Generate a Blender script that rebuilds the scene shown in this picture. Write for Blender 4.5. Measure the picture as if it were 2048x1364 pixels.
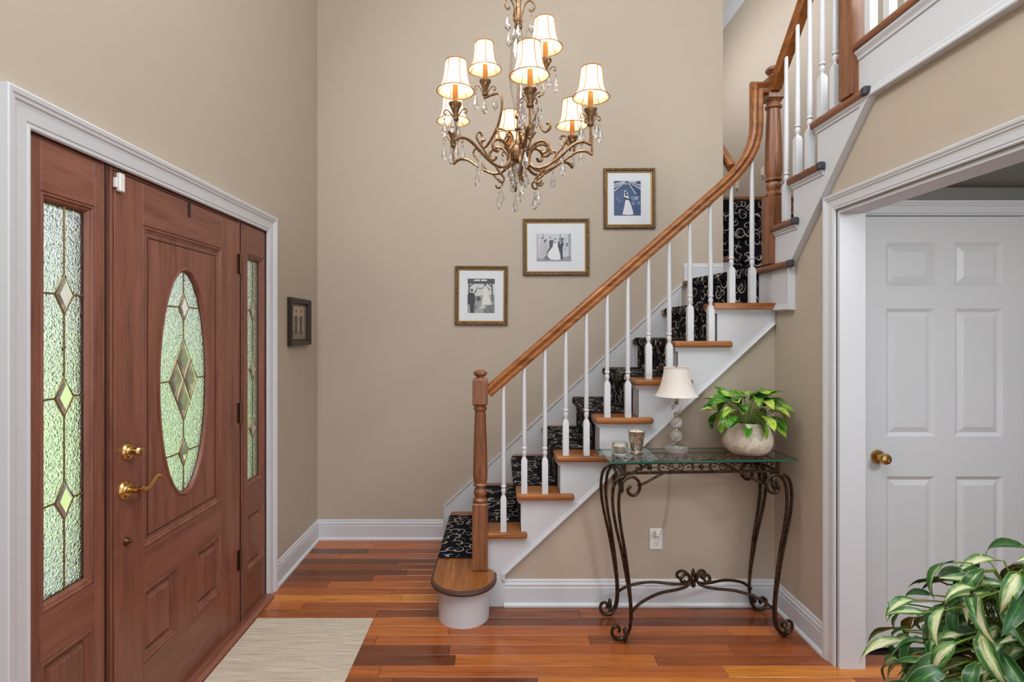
import bpy, bmesh, math, random
from mathutils import Vector, Matrix
R = math.radians
PI = math.pi
sc = bpy.context.scene
COL = sc.collection
for o in list(bpy.data.objects):
    bpy.data.objects.remove(o)

# ------------------------------------------------------------------ camera
FPX = 1100.0                       # focal length in pixels of the 2048-wide frame
cd = bpy.data.cameras.new('camera')
cam = bpy.data.objects.new('camera', cd)
COL.objects.link(cam)
cam.location = (0, 0, 1.49)
cam.rotation_euler = (R(90), 0, 0)
cd.sensor_width = 36.0
cd.sensor_fit = 'HORIZONTAL'
cd.lens = FPX / 2048 * 36
cd.shift_x = 24 / 2048
cd.shift_y = -19 / 2048
cd.clip_start = 0.02
sc.camera = cam

# ------------------------------------------------------------------ light of the place
w = bpy.data.worlds.new('daylight')
sc.world = w
w.use_nodes = True
bg = w.node_tree.nodes['Background']
bg.inputs[0].default_value = (0.93, 0.97, 1.0, 1)
bg.inputs[1].default_value = 0.95

def area_light(name, loc, target, sx, sy, power, col=(1, 1, 1)):
    ld = bpy.data.lights.new(name, 'AREA')
    ld.shape = 'RECTANGLE'
    ld.size, ld.size_y = sx, sy
    ld.energy = power
    ld.color = col
    o = bpy.data.objects.new(name, ld)
    COL.objects.link(o)
    o.location = loc
    d = Vector(target) - Vector(loc)
    o.rotation_euler = d.to_track_quat('-Z', 'Y').to_euler()
    return o
# added fill lamps for the foyer, upper hall and passage; none is a visible source
area_light('rear_fill_light', (-0.2, -3.0, 2.6), (0.3, 4.0, 1.6), 4.0, 3.4, 6, (0.97, 0.99, 1.0))  # added soft frontal fill behind the camera; no window is modelled there
area_light('foyer_upper_fill', (0.10, -0.15, 5.02), (0.10, 0.25, 0.0), 2.4, 2.2, 74, (0.94, 0.98, 1.0))  # added overhead fill just under the closed ceiling
area_light('over_door_fill', (-1.27, 1.3, 4.0), (1.6, 0.9, 2.0), 1.5, 1.3, 86, (0.94, 0.98, 1.0))  # added fill to brighten the right wall; the wall has no window here
area_light('upper_hall_fill', (1.63, 5.4, 4.0), (2.6, 5.4, 3.6), 2.6, 1.6, 36, (0.96, 0.98, 1.0))  # added fill on the hidden inner wall, brightens the upper hall evenly
area_light('upper_landing_fill', (2.56, 0.5, 3.9), (-1.3, 1.5, 1.4), 2.2, 1.5, 145, (0.95, 0.98, 1.0))  # added fill from the right to brighten the left wall
area_light('passage_fill', (2.2, 0.9, 2.15), (2.05, 1.6, 0.4), 0.5, 0.5, 36, (0.97, 0.985, 1.0))  # added fill to brighten the white door; no fixture hangs here
# sun on the front garden, coming over the roof from behind the house
sd = bpy.data.lights.new('sun', 'SUN'); sd.energy = 7.0; sd.angle = R(1.0); sd.color = (1.0, 0.97, 0.9)
sun = bpy.data.objects.new('sun', sd); COL.objects.link(sun); sun.location = (4, 3, 12); sun.rotation_euler = (0, R(24), 0)
BULB_W = 4.6
vs = sc.view_settings
vs.view_transform = 'Standard'
vs.look = 'None'
vs.exposure = 0.12
vs.gamma = 1.0
vs.use_curve_mapping = False
try:
    sc.cycles.use_denoising = True
    sc.cycles.max_bounces = 9
    sc.cycles.transparent_max_bounces = 16
    sc.cycles.caustics_reflective = False
    sc.cycles.caustics_refractive = False
    sc.cycles.sample_clamp_indirect = 6.0
except Exception:
    pass

# ------------------------------------------------------------------ materials
def lin(c):
    return tuple((v / 12.92 if v <= 0.04045 else ((v + 0.055) / 1.055) ** 2.4) for v in c)
def rgb(r, g, b):
    return lin((r / 255, g / 255, b / 255)) + (1.0,)

class NT:
    def __init__(s, name):
        s.m = bpy.data.materials.new(name)
        s.m.use_nodes = True
        s.t = s.m.node_tree
        s.n = s.t.nodes
        s.bsdf = s.n['Principled BSDF']
        s.out = s.n['Material Output']
    def node(s, typ, **kw):
        x = s.n.new(typ)
        for k, v in kw.items():
            setattr(x, k, v)
        return x
    def link(s, a, b):
        s.t.links.new(a, b)
    def set(s, **kw):
        names = dict(base='Base Color', rough='Roughness', metal='Metallic', trans='Transmission Weight', ior='IOR',
                     coat='Coat Weight', coatr='Coat Roughness', spec='Specular IOR Level', sub='Subsurface Weight', alpha='Alpha')
        for k, v in kw.items():
            s.bsdf.inputs[names[k]].default_value = v
        return s
    def val(s, sock, v):
        if hasattr(v, 'is_output'):
            s.link(v, sock)
        else:
            sock.default_value = v
    def math(s, op, a, b=None, c=None, clamp=False):
        x = s.node('ShaderNodeMath', operation=op)
        x.use_clamp = clamp
        s.val(x.inputs[0], a)
        if b is not None: s.val(x.inputs[1], b)
        if c is not None: s.val(x.inputs[2], c)
        return x.outputs[0]
    def mix(s, f, a, b, typ='MIX'):
        x = s.node('ShaderNodeMix', data_type='RGBA', blend_type=typ)
        s.val(x.inputs[0], f); s.val(x.inputs[6], a); s.val(x.inputs[7], b)
        return x.outputs[2]
    def ramp(s, f, stops):
        x = s.node('ShaderNodeValToRGB')
        e = x.color_ramp.elements
        while len(e) < len(stops):
            e.new(0.5)
        for i, (p, c) in enumerate(stops):
            e[i].position = p
            e[i].color = c
        s.link(f, x.inputs[0])
        return x.outputs[0]
    def noise(s, vec, scale=5, detail=3, rough=0.55, dist=0.0):
        x = s.node('ShaderNodeTexNoise')
        x.inputs['Scale'].default_value = scale
        x.inputs['Detail'].default_value = detail
        x.inputs['Roughness'].default_value = rough
        x.inputs['Distortion'].default_value = dist
        if vec is not None: s.link(vec, x.inputs['Vector'])
        return x.outputs['Fac']
    def pos(s, scale=(1, 1, 1), obj_rand=False):
        g = s.node('ShaderNodeTexCoord').outputs['Object'] if obj_rand == 'obj' else s.node('ShaderNodeNewGeometry').outputs['Position']
        mp = s.node('ShaderNodeMapping')
        mp.inputs['Scale'].default_value = scale
        s.link(g, mp.inputs[0])
        v = mp.outputs[0]
        if obj_rand:
            oi = s.node('ShaderNodeObjectInfo')
            k = s.math('MULTIPLY', oi.outputs['Random'], 37.0)
            ad = s.node('ShaderNodeVectorMath', operation='ADD')
            s.link(v, ad.inputs[0]); s.link(k, ad.inputs[1])
            v = ad.outputs[0]
        return v
    def bump(s, h, strength=0.2, dist=0.01):
        b = s.node('ShaderNodeBump')
        b.inputs['Strength'].default_value = strength
        b.inputs['Distance'].default_value = dist
        s.link(h, b.inputs['Height'])
        s.link(b.outputs[0], s.bsdf.inputs['Normal'])

M = {}
def simple(name, c, rough=0.5, metal=0.0, **kw):
    n = NT(name).set(base=c, rough=rough, metal=metal, **kw)
    M[name] = n.m
    return n

def paint(name, c, rough, mottled=0.02):
    n = NT(name).set(rough=rough)
    f = n.noise(n.pos((1, 1, 1)), 3.0, 4)
    lo = tuple(v * (1 - mottled) for v in c[:3]) + (1,)
    hi = tuple(min(1, v * (1 + mottled)) for v in c[:3]) + (1,)
    n.link(n.mix(f, lo, hi), n.bsdf.inputs['Base Color'])
    n.bump(n.noise(n.pos((1, 1, 1)), 260, 2), 0.04, 0.002)
    M[name] = n.m
paint('wall_paint', rgb(184, 171, 156), 0.6, 0.035)
paint('shaded_hall_paint', rgb(122, 122, 120), 0.6)  # the passage's dimness is put into this grey; its own paint is lighter
paint('white_paint', rgb(206, 209, 215), 0.38, 0.01)
paint('door_white', rgb(204, 208, 213), 0.42, 0.01)
paint('ceiling_paint', rgb(222, 220, 214), 0.7)

def wood(name, stops, grain, scale=14, rough=0.35, coat=0.3, rnd=0.25, along='x', space='obj', bump=0.12):
    """procedural timber: streaks along one axis, pores and slow colour drift"""
    n = NT(name).set(rough=rough, coat=coat, coatr=0.15)
    k = grain
    sc3 = {'x': (1, k, k), 'y': (k, 1, k), 'z': (k, k, 1)}[along]
    p = n.pos(sc3, space if space == 'obj' else True)
    a = n.noise(p, scale * 0.18, 5, 0.6, 0.6)
    b = n.noise(p, scale, 3, 0.6, 0.2)
    f = n.math('ADD', n.math('MULTIPLY', a, 0.7), n.math('MULTIPLY', b, 0.35))
    col = n.ramp(f, stops)
    oi = n.node('ShaderNodeObjectInfo')
    v = n.math('ADD', n.math('MULTIPLY', oi.outputs['Random'], rnd), 1.0 - rnd / 2)
    hsv = n.node('ShaderNodeHueSaturation')
    n.link(col, hsv.inputs['Color']); n.link(v, hsv.inputs['Value'])
    n.link(hsv.outputs[0], n.bsdf.inputs['Base Color'])
    n.bump(b, bump, 0.002)
    M[name] = n.m
    return n
OAK = [(0.30, rgb(74, 38, 18)), (0.48, rgb(140, 82, 38)), (0.72, rgb(180, 116, 56))]
for ax in 'xyz':
    wood('oak_' + ax, OAK, 16, 14, 0.36, 0.12, 0.12, ax)
DOAK = [(0.30, rgb(60, 34, 21)), (0.5, rgb(120, 73, 45)), (0.72, rgb(154, 104, 70))]
for ax in 'xyz':
    wood('dark_oak_' + ax, DOAK, 16, 14, 0.4, 0.1, 0.12, ax)
MAH = [(0.28, rgb(86, 48, 36)), (0.5, rgb(124, 76, 60)), (0.75, rgb(146, 95, 77))]
for ax in 'xyz':
    wood('mahogany_' + ax, MAH, 12, 10, 0.42, 0.12, 0.10, ax, bump=0.06)
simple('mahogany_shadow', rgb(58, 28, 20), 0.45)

# floor boards: every board an object, so Object Info gives each its own tone
n = NT('floor_board').set(rough=0.26, coat=0.16, coatr=0.05, spec=0.4)
p = n.pos((1, 14, 1), True)
a = n.noise(p, 2.4, 5, 0.6, 0.8)
b = n.noise(p, 16, 3, 0.6)
oi = n.node('ShaderNodeObjectInfo')
tone = n.ramp(oi.outputs['Random'], [(0.0, rgb(100, 54, 32)), (0.28, rgb(142, 76, 40)), (0.62, rgb(166, 90, 44)), (0.86, rgb(182, 104, 46)), (1.0, rgb(212, 138, 54))])
f = n.math('ADD', n.math('MULTIPLY', a, 0.9), n.math('MULTIPLY', b, 0.3))
dk = n.ramp(f, [(0.3, (0.42, 0.38, 0.36, 1)), (0.58, (0.95, 0.95, 0.95, 1)), (0.8, (1.2, 1.16, 1.1, 1))])
n.link(n.mix(1.0, tone, dk, 'MULTIPLY'), n.bsdf.inputs['Base Color'])
n.link(n.math('ADD', n.math('MULTIPLY', b, 0.1), 0.16), n.bsdf.inputs['Roughness'])
n.bump(b, 0.04, 0.001)
M['floor_board'] = n.m
simple('subfloor', rgb(36, 20, 14), 0.7)

simple('brass', rgb(212, 176, 112), 0.18, 1.0)
simple('dull_brass', rgb(122, 94, 66), 0.4, 1.0)
simple('came', rgb(150, 126, 80), 0.35, 0.8)
simple('black_plastic', rgb(24, 24, 24), 0.5)
simple('white_plastic', rgb(232, 232, 230), 0.4)
simple('cream_plastic', rgb(222, 212, 190), 0.4)
simple('slot_dark', rgb(60, 58, 56), 0.5)
simple('tread_cap', rgb(58, 56, 64), 0.6)

n = NT('iron').set(rough=0.38, metal=0.75)
f = n.noise(n.pos((1, 1, 1)), 60, 3)
n.link(n.ramp(f, [(0.3, rgb(40, 32, 26)), (0.7, rgb(92, 74, 58))]), n.bsdf.inputs['Base Color'])
M['iron'] = n.m
n = NT('antique_bronze').set(rough=0.36, metal=0.8)
f = n.noise(n.pos((1, 1, 1)), 90, 3)
n.link(n.ramp(f, [(0.3, rgb(96, 74, 54)), (0.7, rgb(168, 132, 96))]), n.bsdf.inputs['Base Color'])
M['antique_bronze'] = n.m
simple('candle_sleeve', rgb(222, 150, 78), 0.5)

# clear glass: see-through with real Fresnel reflection
def clear_glass(name, tint, rough=0.0, boost=0.0):
    n = NT(name)
    n.n.remove(n.bsdf)
    tr = n.node('ShaderNodeBsdfTransparent'); tr.inputs[0].default_value = tint
    gl = n.node('ShaderNodeBsdfGlossy'); gl.inputs['Roughness'].default_value = rough
    lw = n.node('ShaderNodeLayerWeight'); lw.inputs[0].default_value = 0.5
    fac = n.math('ADD', n.math('MULTIPLY', n.math('POWER', lw.outputs['Facing'], 5.0), 0.9), 0.04 + boost, clamp=True)
    mx = n.node('ShaderNodeMixShader')
    n.link(fac, mx.inputs[0]); n.link(tr.outputs[0], mx.inputs[1]); n.link(gl.outputs[0], mx.inputs[2])
    n.link(mx.outputs[0], n.out.inputs[0])
    M[name] = n.m
clear_glass('table_glass', (0.93, 0.975, 0.955, 1), 0.0, 0.05)
clear_glass('picture_glass', (0.99, 0.995, 1, 1), 0.02)
clear_glass('vase_glass', (0.90, 0.90, 0.90, 1), 0.02, 0.14)
simple('glass_edge', rgb(40, 128, 108), 0.08, 0.0, trans=0.35, ior=1.5)
n = simple('crystal', (1, 1, 1, 1), 0.02, 0.0, trans=0.92, ior=1.55)
n = simple('lamp_crystal', (0.98, 0.97, 0.95, 1), 0.05, 0.0, trans=0.85, ior=1.5)

# pressed textured glass of the entrance
n = NT('textured_glass').set(base=(0.94, 0.98, 0.96, 1), rough=0.27, trans=1.0, ior=1.3)
v1 = n.node('ShaderNodeTexVoronoi', feature='DISTANCE_TO_EDGE'); v1.inputs['Scale'].default_value = 98
nz = n.node('ShaderNodeTexNoise'); nz.inputs['Scale'].default_value = 60
pz = n.pos((1, 1, 0.75))
n.link(pz, nz.inputs['Vector'])
ad = n.node('ShaderNodeVectorMath', operation='MULTIPLY_ADD')
n.link(nz.outputs['Color'], ad.inputs[0]); ad.inputs[1].default_value = (0.02, 0.02, 0.02); n.link(pz, ad.inputs[2])
n.link(ad.outputs[0], v1.inputs['Vector'])
n.bump(v1.outputs['Distance'], 0.5, 0.012)
M['textured_glass'] = n.m
simple('bevel_glass', (0.97, 0.91, 0.80, 1), 0.04, 0.0, trans=0.8, ior=1.5)  # warm reflection of the interior put into the glass tint

# lit fabric shades
n = NT('chandelier_shade')
n.n.remove(n.bsdf)
df = n.node('ShaderNodeBsdfDiffuse'); df.inputs[0].default_value = (0.94, 0.88, 0.74, 1)
tl = n.node('ShaderNodeBsdfTranslucent'); tl.inputs[0].default_value = (0.90, 0.70, 0.40, 1)
mx = n.node('ShaderNodeMixShader'); mx.inputs[0].default_value = 0.36
n.link(df.outputs[0], mx.inputs[1]); n.link(tl.outputs[0], mx.inputs[2]); n.link(mx.outputs[0], n.out.inputs[0])
M['chandelier_shade'] = n.m
simple('shade_piping', rgb(170, 112, 58), 0.7)
n = NT('lamp_fabric').set(base=rgb(226, 220, 214), rough=0.8)
n.bump(n.noise(n.pos((1, 1, 1)), 500, 2), 0.1, 0.001)
M['lamp_fabric'] = n.m
n = NT('bulb').set(base=(1, 0.9, 0.75, 1), rough=0.4)
n.bsdf.inputs['Emission Color'].default_value = (1.0, 0.80, 0.52, 1)
n.bsdf.inputs['Emission Strength'].default_value = 14.0
M['bulb'] = n.m

n = NT('mercury_glass').set(rough=0.22, metal=0.75)
f = n.noise(n.pos((1, 1, 1)), 70, 5, 0.7)
n.link(n.ramp(f, [(0.35, rgb(120, 108, 94)), (0.6, rgb(214, 206, 192))]), n.bsdf.inputs['Base Color'])
M['mercury_glass'] = n.m
simple('wax', rgb(240, 228, 204), 0.6, sub=0.2)
simple('silver', rgb(205, 198, 186), 0.22, 1.0)
n = NT('stone_pot').set(rough=0.75)
f = n.noise(n.pos((1, 1, 1)), 22, 6, 0.7, 0.8)
n.link(n.ramp(f, [(0.3, rgb(158, 144, 122)), (0.48, rgb(206, 196, 178)), (0.7, rgb(226, 220, 208))]), n.bsdf.inputs['Base Color'])
n.bump(n.noise(n.pos((1, 1, 1)), 90, 4, 0.7), 0.35, 0.004)
M['stone_pot'] = n.m
simple('blue_glaze', rgb(34, 104, 150), 0.18, coat=0.4)
simple('soil', rgb(52, 38, 28), 0.95)
simple('stem_green', rgb(120, 140, 60), 0.5)
simple('terracotta', rgb(176, 96, 62), 0.7)

def leaf_mat(name, kind):
    n = NT(name).set(rough=0.36, coat=0.15)
    uv = n.node('ShaderNodeUVMap').outputs[0]
    sp = n.node('ShaderNodeSeparateXYZ'); n.link(uv, sp.inputs[0])
    u = n.math('ABSOLUTE', n.math('SUBTRACT', n.math('MULTIPLY', sp.outputs[0], 2.0), 1.0))
    oi = n.node('ShaderNodeObjectInfo')
    pv = n.node('ShaderNodeVectorMath', operation='ADD')
    n.link(uv, pv.inputs[0]); n.link(n.math('MULTIPLY', oi.outputs['Random'], 50.0), pv.inputs[1])
    mp = n.node('ShaderNodeMapping'); mp.inputs['Scale'].default_value = (5, 1.3, 1); n.link(pv.outputs[0], mp.inputs[0])
    nz = n.noise(mp.outputs[0], 2.2, 5, 0.65, 1.0)
    if kind == 'pothos':
        f = n.math('ADD', nz, n.math('MULTIPLY', n.math('SUBTRACT', oi.outputs['Random'], 0.5), 0.28))
        col = n.ramp(f, [(0.38, rgb(38, 104, 22)), (0.50, rgb(78, 146, 36)), (0.58, rgb(170, 198, 66)), (0.74, rgb(220, 224, 124))])
    else:
        k = n.math('ADD', n.math('ADD', n.math('MULTIPLY', u, -0.50), n.math('MULTIPLY', nz, 0.85)), n.math('MULTIPLY', oi.outputs['Random'], 0.50))
        col = n.ramp(k, [(0.26, rgb(22, 74, 34)), (0.47, rgb(44, 104, 44)), (0.55, rgb(112, 150, 84)), (0.68, rgb(196, 204, 150)), (0.90, rgb(232, 226, 204))])
        edge = n.math('GREATER_THAN', n.math('ADD', u, n.math('MULTIPLY', nz, 0.16)), 1.0)
        col = n.mix(n.math('MULTIPLY', edge, 0.55), col, rgb(150, 176, 84))
    n.link(col, n.bsdf.inputs['Base Color'])
    n.bump(n.math('MULTIPLY', u, -1.0), 0.25, 0.01)
    M[name] = n.m
leaf_mat('pothos_leaf', 'pothos')
leaf_mat('philodendron_leaf', 'phil')

# woven door mat: stripes along x, thin and broken
n = NT('woven_mat').set(rough=0.95)
a = n.noise(n.pos((1.2, 60, 1)), 3.2, 4, 0.7)
b = n.noise(n.pos((5, 190, 1)), 3, 2, 0.7)
f = n.math('ADD', n.math('MULTIPLY', a, 0.75), n.math('MULTIPLY', b, 0.3))
n.link(n.ramp(f, [(0.36, rgb(138, 120, 102)), (0.50, rgb(196, 182, 164)), (0.66, rgb(226, 216, 202))]), n.bsdf.inputs['Base Color'])
n.bump(b, 0.6, 0.004)
M['woven_mat'] = n.m

# stair carpet: black-navy ground with cream vine scrolls (one spiral per Voronoi cell, two layers)
def carpet(name, ground):
    n = NT(name).set(rough=0.95, spec=0.1)
    uv = n.node('ShaderNodeUVMap').outputs[0]
    total = None
    for seed, scale, w0 in ((0.0, 8.6, 0.026), (4.7, 10.6, 0.024)):
        off = n.node('ShaderNodeVectorMath', operation='ADD'); off.inputs[1].default_value = (seed, seed * 1.7, 0)
        n.link(uv, off.inputs[0])
        sca = n.node('ShaderNodeVectorMath', operation='SCALE'); sca.inputs['Scale'].default_value = scale
        n.link(off.outputs[0], sca.inputs[0])
        vo = n.node('ShaderNodeTexVoronoi', voronoi_dimensions='2D'); vo.inputs['Scale'].default_value = 1.0
        vo.inputs['Randomness'].default_value = 0.75
        n.link(sca.outputs[0], vo.inputs['Vector'])
        df = n.node('ShaderNodeVectorMath', operation='SUBTRACT')
        n.link(sca.outputs[0], df.inputs[0]); n.link(vo.outputs['Position'], df.inputs[1])
        s = n.node('ShaderNodeSeparateXYZ'); n.link(df.outputs[0], s.inputs[0])
        cc = n.node('ShaderNodeSeparateColor'); n.link(vo.outputs['Color'], cc.inputs[0])
        flip = n.math('SUBTRACT', n.math('MULTIPLY', n.math('GREATER_THAN', cc.outputs[1], 0.5), 2.0), 1.0)
        th = n.math('ARCTAN2', n.math('MULTIPLY', s.outputs[1], flip), s.outputs[0])
        t = n.math('FRACT', n.math('ADD', n.math('DIVIDE', th, 2 * PI), cc.outputs[0]))
        rs = n.math('ADD', n.math('MULTIPLY', t, 0.40), 0.07)
        wd = n.math('MULTIPLY', n.math('SUBTRACT', 1.25, n.math('ABSOLUTE', n.math('SUBTRACT', n.math('MULTIPLY', t, 2.0), 0.7))), w0 * 1.5)
        dd = n.math('ABSOLUTE', n.math('SUBTRACT', vo.outputs['Distance'], rs))
        on = n.math('LESS_THAN', dd, wd)
        total = on if total is None else n.math('MAXIMUM', total, on)
    col = n.mix(n.math('MULTIPLY', total, 0.88), ground, rgb(200, 190, 176))
    n.link(col, n.bsdf.inputs['Base Color'])
    n.bump(n.noise(uv, 900, 2), 0.4, 0.002)
    M[name] = n.m
carpet('stair_carpet', rgb(22, 22, 30))
simple('carpet_edge', rgb(16, 16, 22), 0.95)
simple('lawn_green', rgb(160, 190, 130), 0.9)
n = NT('hedge_green').set(rough=0.8)
n.link(n.ramp(n.noise(n.pos((1, 1, 1)), 18, 4), [(0.35, rgb(54, 84, 40)), (0.65, rgb(132, 168, 84))]), n.bsdf.inputs['Base Color'])
M['hedge_green'] = n.m
simple('path_stone', rgb(224, 228, 236), 0.9)
simple('mat_board', rgb(226, 230, 236), 0.9)
simple('tan_board', rgb(140, 120, 98), 0.9)
n = NT('frame_bronze').set(rough=0.4, metal=0.6)
n.link(n.ramp(n.noise(n.pos((1, 1, 1)), 160, 2), [(0.35, rgb(70, 54, 36)), (0.65, rgb(150, 124, 88))]), n.bsdf.inputs['Base Color'])
M['frame_bronze'] = n.m
simple('frame_gold', rgb(204, 166, 112), 0.36, 0.5)
simple('nosing_dark', rgb(78, 54, 46), 0.45)
simple('frame_dark', rgb(40, 28, 20), 0.4)

def tone(r, g, b):
    k = 'print_%d_%d_%d' % (r, g, b)
    if k not in M:
        simple(k, rgb(r, g, b), 0.6)
    return k

# ------------------------------------------------------------------ mesh building
class MB:
    """collects geometry; build() links it as ONE mesh object"""
    def __init__(s):
        s.v = []; s.f = []; s.m = []; s.uv = None
    def add(s, vs, fs, mi=0):
        k = len(s.v)
        s.v += [tuple(p) for p in vs]
        s.f += [tuple(i + k for i in f) for f in fs]
        s.m += [mi] * len(fs)
        return s
    def box(s, x0, x1, y0, y1, z0, z1, mi=0):
        v = [(x, y, z) for z in (z0, z1) for y in (y0, y1) for x in (x0, x1)]
        return s.add(v, [(0, 2, 3, 1), (4, 5, 7, 6), (0, 1, 5, 4), (2, 6, 7, 3), (0, 4, 6, 2), (1, 3, 7, 5)], mi)
    def prism(s, poly, f, h0, h1, mi=0, side=None):
        """poly in (a,b), f maps (a,b,h) to space"""
        n = len(poly)
        v = [f(a, b, h0) for a, b in poly] + [f(a, b, h1) for a, b in poly]
        s.add(v, [tuple(range(n - 1, -1, -1)), tuple(range(n, 2 * n))], mi)
        k = len(s.v) - 2 * n
        fs = [(i, (i + 1) % n, n + (i + 1) % n, n + i) for i in range(n)]
        s.f += [tuple(i + k for i in q) for q in fs]
        s.m += [mi if side is None else side] * n
        return s
    def lathe(s, prof, c=(0, 0, 0), seg=20, mi=0, ax='z', cap=True):
        k = len(prof)
        v = []
        for r, h in prof:
            for i in range(seg):
                a = 2 * PI * i / seg
                p = (r * math.cos(a), r * math.sin(a), h)
                if ax == 'x': p = (p[2], p[0], p[1])
                if ax == 'y': p = (p[0], p[2], p[1])
                v.append((p[0] + c[0], p[1] + c[1], p[2] + c[2]))
        fs = []
        for j in range(k - 1):
            for i in range(seg):
                i2 = (i + 1) % seg
                fs.append((j * seg + i, j * seg + i2, (j + 1) * seg + i2, (j + 1) * seg + i))
        if cap:
            fs.append(tuple(range(seg - 1, -1, -1)))
            fs.append(tuple(range((k - 1) * seg, k * seg)))
        return s.add(v, fs, mi)
    def tube(s, pts, r, seg=8, mi=0, closed=False):
        pts = [Vector(p) for p in pts]
        n = len(pts)
        rr = r if isinstance(r, (list, tuple)) else [r] * n
        T = []
        for i in range(n):
            a = pts[i - 1] if (i > 0 or closed) else pts[0]
            b = pts[(i + 1) % n] if (i < n - 1 or closed) else pts[-1]
            t = b - a
            T.append(t.normalized() if t.length > 1e-9 else Vector((0, 0, 1)))
        up = Vector((0, 0, 1)) if abs(T[0].z) < 0.9 else Vector((1, 0, 0))
        N = (up - T[0] * up.dot(T[0])).normalized()
        v = []
        for i in range(n):
            N = (N - T[i] * N.dot(T[i]))
            N = N.normalized() if N.length > 1e-6 else T[i].orthogonal().normalized()
            B = T[i].cross(N)
            for j in range(seg):
                a = 2 * PI * j / seg
                v.append(pts[i] + (N * math.cos(a) + B * math.sin(a)) * rr[i])
        fs = []
        for i in range(n if closed else n - 1):
            i2 = (i + 1) % n
            for j in range(seg):
                j2 = (j + 1) % seg
                fs.append((i * seg + j, i * seg + j2, i2 * seg + j2, i2 * seg + j))
        if not closed:
            fs.append(tuple(range(seg - 1, -1, -1)))
            fs.append(tuple(range((n - 1) * seg, n * seg)))
        return s.add(v, fs, mi)
    def sweep(s, path, f, prof, closed=False, mi=0, caps=True):
        """profile (u,h) swept along a flat path (a,b) with mitred corners; u is to the LEFT of travel"""
        n = len(path)
        P = [Vector((p[0], p[1])) for p in path]
        m = len(prof)
        v = []
        for i in range(n):
            d0 = (P[i] - P[i - 1]).normalized() if (i > 0 or closed) else None
            d1 = (P[(i + 1) % n] - P[i]).normalized() if (i < n - 1 or closed) else None
            d0 = d0 or d1; d1 = d1 or d0
            n0 = Vector((-d0.y, d0.x)); n1 = Vector((-d1.y, d1.x))
            k = n0 + n1
            k = k / max(0.15, k.dot(n0))
            for u, h in prof:
                q = P[i] + k * u
                v.append(f(q.x, q.y, h))
        fs = []
        for i in range(n if closed else n - 1):
            i2 = (i + 1) % n
            for j in range(m):
                j2 = (j + 1) % m
                fs.append((i * m + j, i2 * m + j, i2 * m + j2, i * m + j2))
        if not closed and caps:
            fs.append(tuple(range(m))); fs.append(tuple(range((n - 1) * m, n * m))[::-1])
        return s.add(v, fs, mi)
    def ball(s, c, r, mi=0, seg=8, rings=6, sz=1.0):
        prof = [(max(1e-4, r * math.sin(PI * i / rings)), -r * sz * math.cos(PI * i / rings)) for i in range(rings + 1)]
        return s.lathe(prof, c, seg, mi, cap=False)
    def build(s, name, mats, parent=None, smooth=False, bevel=0.0, bseg=1, recalc=True, uv=None, angle=35):
        me = bpy.data.meshes.new(name)
        me.from_pydata(s.v, [], s.f)
        mats = [mats] if isinstance(mats, str) else mats
        for mm in mats:
            me.materials.append(M[mm])
        me.polygons.foreach_set('material_index', s.m)
        if uv:
            lay = me.uv_layers.new(name='UVMap')
            for lp in me.loops:
                lay.data[lp.index].uv = uv[lp.vertex_index]
        if recalc or bevel:
            bm = bmesh.new(); bm.from_mesh(me)
            if recalc: bmesh.ops.recalc_face_normals(bm, faces=bm.faces)
            if bevel:
                ed = [e for e in bm.edges if len(e.link_faces) == 2 and e.calc_face_angle(0) > R(angle)]
                bmesh.ops.bevel(bm, geom=ed, offset=bevel, segments=bseg, affect='EDGES', profile=0.5, clamp_overlap=True)
            bm.to_mesh(me); bm.free()
        if smooth:
            me.polygons.foreach_set('use_smooth', [True] * len(me.polygons))
            me.set_sharp_from_angle(angle=R(40))
        o = bpy.data.objects.new(name, me)
        COL.objects.link(o)
        if parent: o.parent = parent
        return o

def tag(o, label=None, cat=None, group=None, kind=None):
    if label: o['label'] = label
    if cat: o['category'] = cat
    if group: o['group'] = group
    if kind: o['kind'] = kind
    return o
def thing(name, loc, label, cat, group=None, rz=0):
    e = bpy.data.objects.new(name, None)
    e.empty_display_size = 0.05
    COL.objects.link(e)
    e.location = loc
    e.rotation_euler = (0, 0, rz)
    return tag(e, label, cat, group)
def structure(o, label=None):
    o['kind'] = 'structure'
    if label: o['label'] = label
    return o
def sempty(name, label=None):
    e = bpy.data.objects.new(name, None); e.empty_display_size = 0.05
    COL.objects.link(e); e['kind'] = 'structure'
    if label: e['label'] = label
    return e
def rel(o, parent):
    """o was built in world coordinates: parent it without moving it"""
    o.parent = parent
    o.matrix_parent_inverse = Matrix.Translation(-parent.location) if parent.rotation_euler.z == 0 else parent.matrix_basis.inverted()
    return o
def inst(src, parent, loc=(0, 0, 0), rot=(0, 0, 0), scale=None, name=None):
    """a copy that shares its mesh"""
    o = bpy.data.objects.new(name or src.name.split('.')[0], src.data)
    COL.objects.link(o)
    o.parent = parent
    o.location = loc; o.rotation_euler = rot
    if scale: o.scale = scale
    for k in ('label', 'kind'):
        if k in src.keys(): o[k] = src[k]
    return o
def bez(pts, n=6, closed=False):
    """Catmull-Rom through points"""
    P = [Vector(p) for p in pts]
    out = []
    m = len(P)
    for i in range(m - 1):
        p0 = P[max(0, i - 1)]; p1 = P[i]; p2 = P[i + 1]; p3 = P[min(m - 1, i + 2)]
        for k in range(n):
            t = k / n
            out.append(0.5 * ((2 * p1) + (p2 - p0) * t + (2 * p0 - 5 * p1 + 4 * p2 - p3) * t * t + (3 * p1 - p0 - 3 * p2 + p3) * t ** 3))
    out.append(P[-1])
    return out
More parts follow.
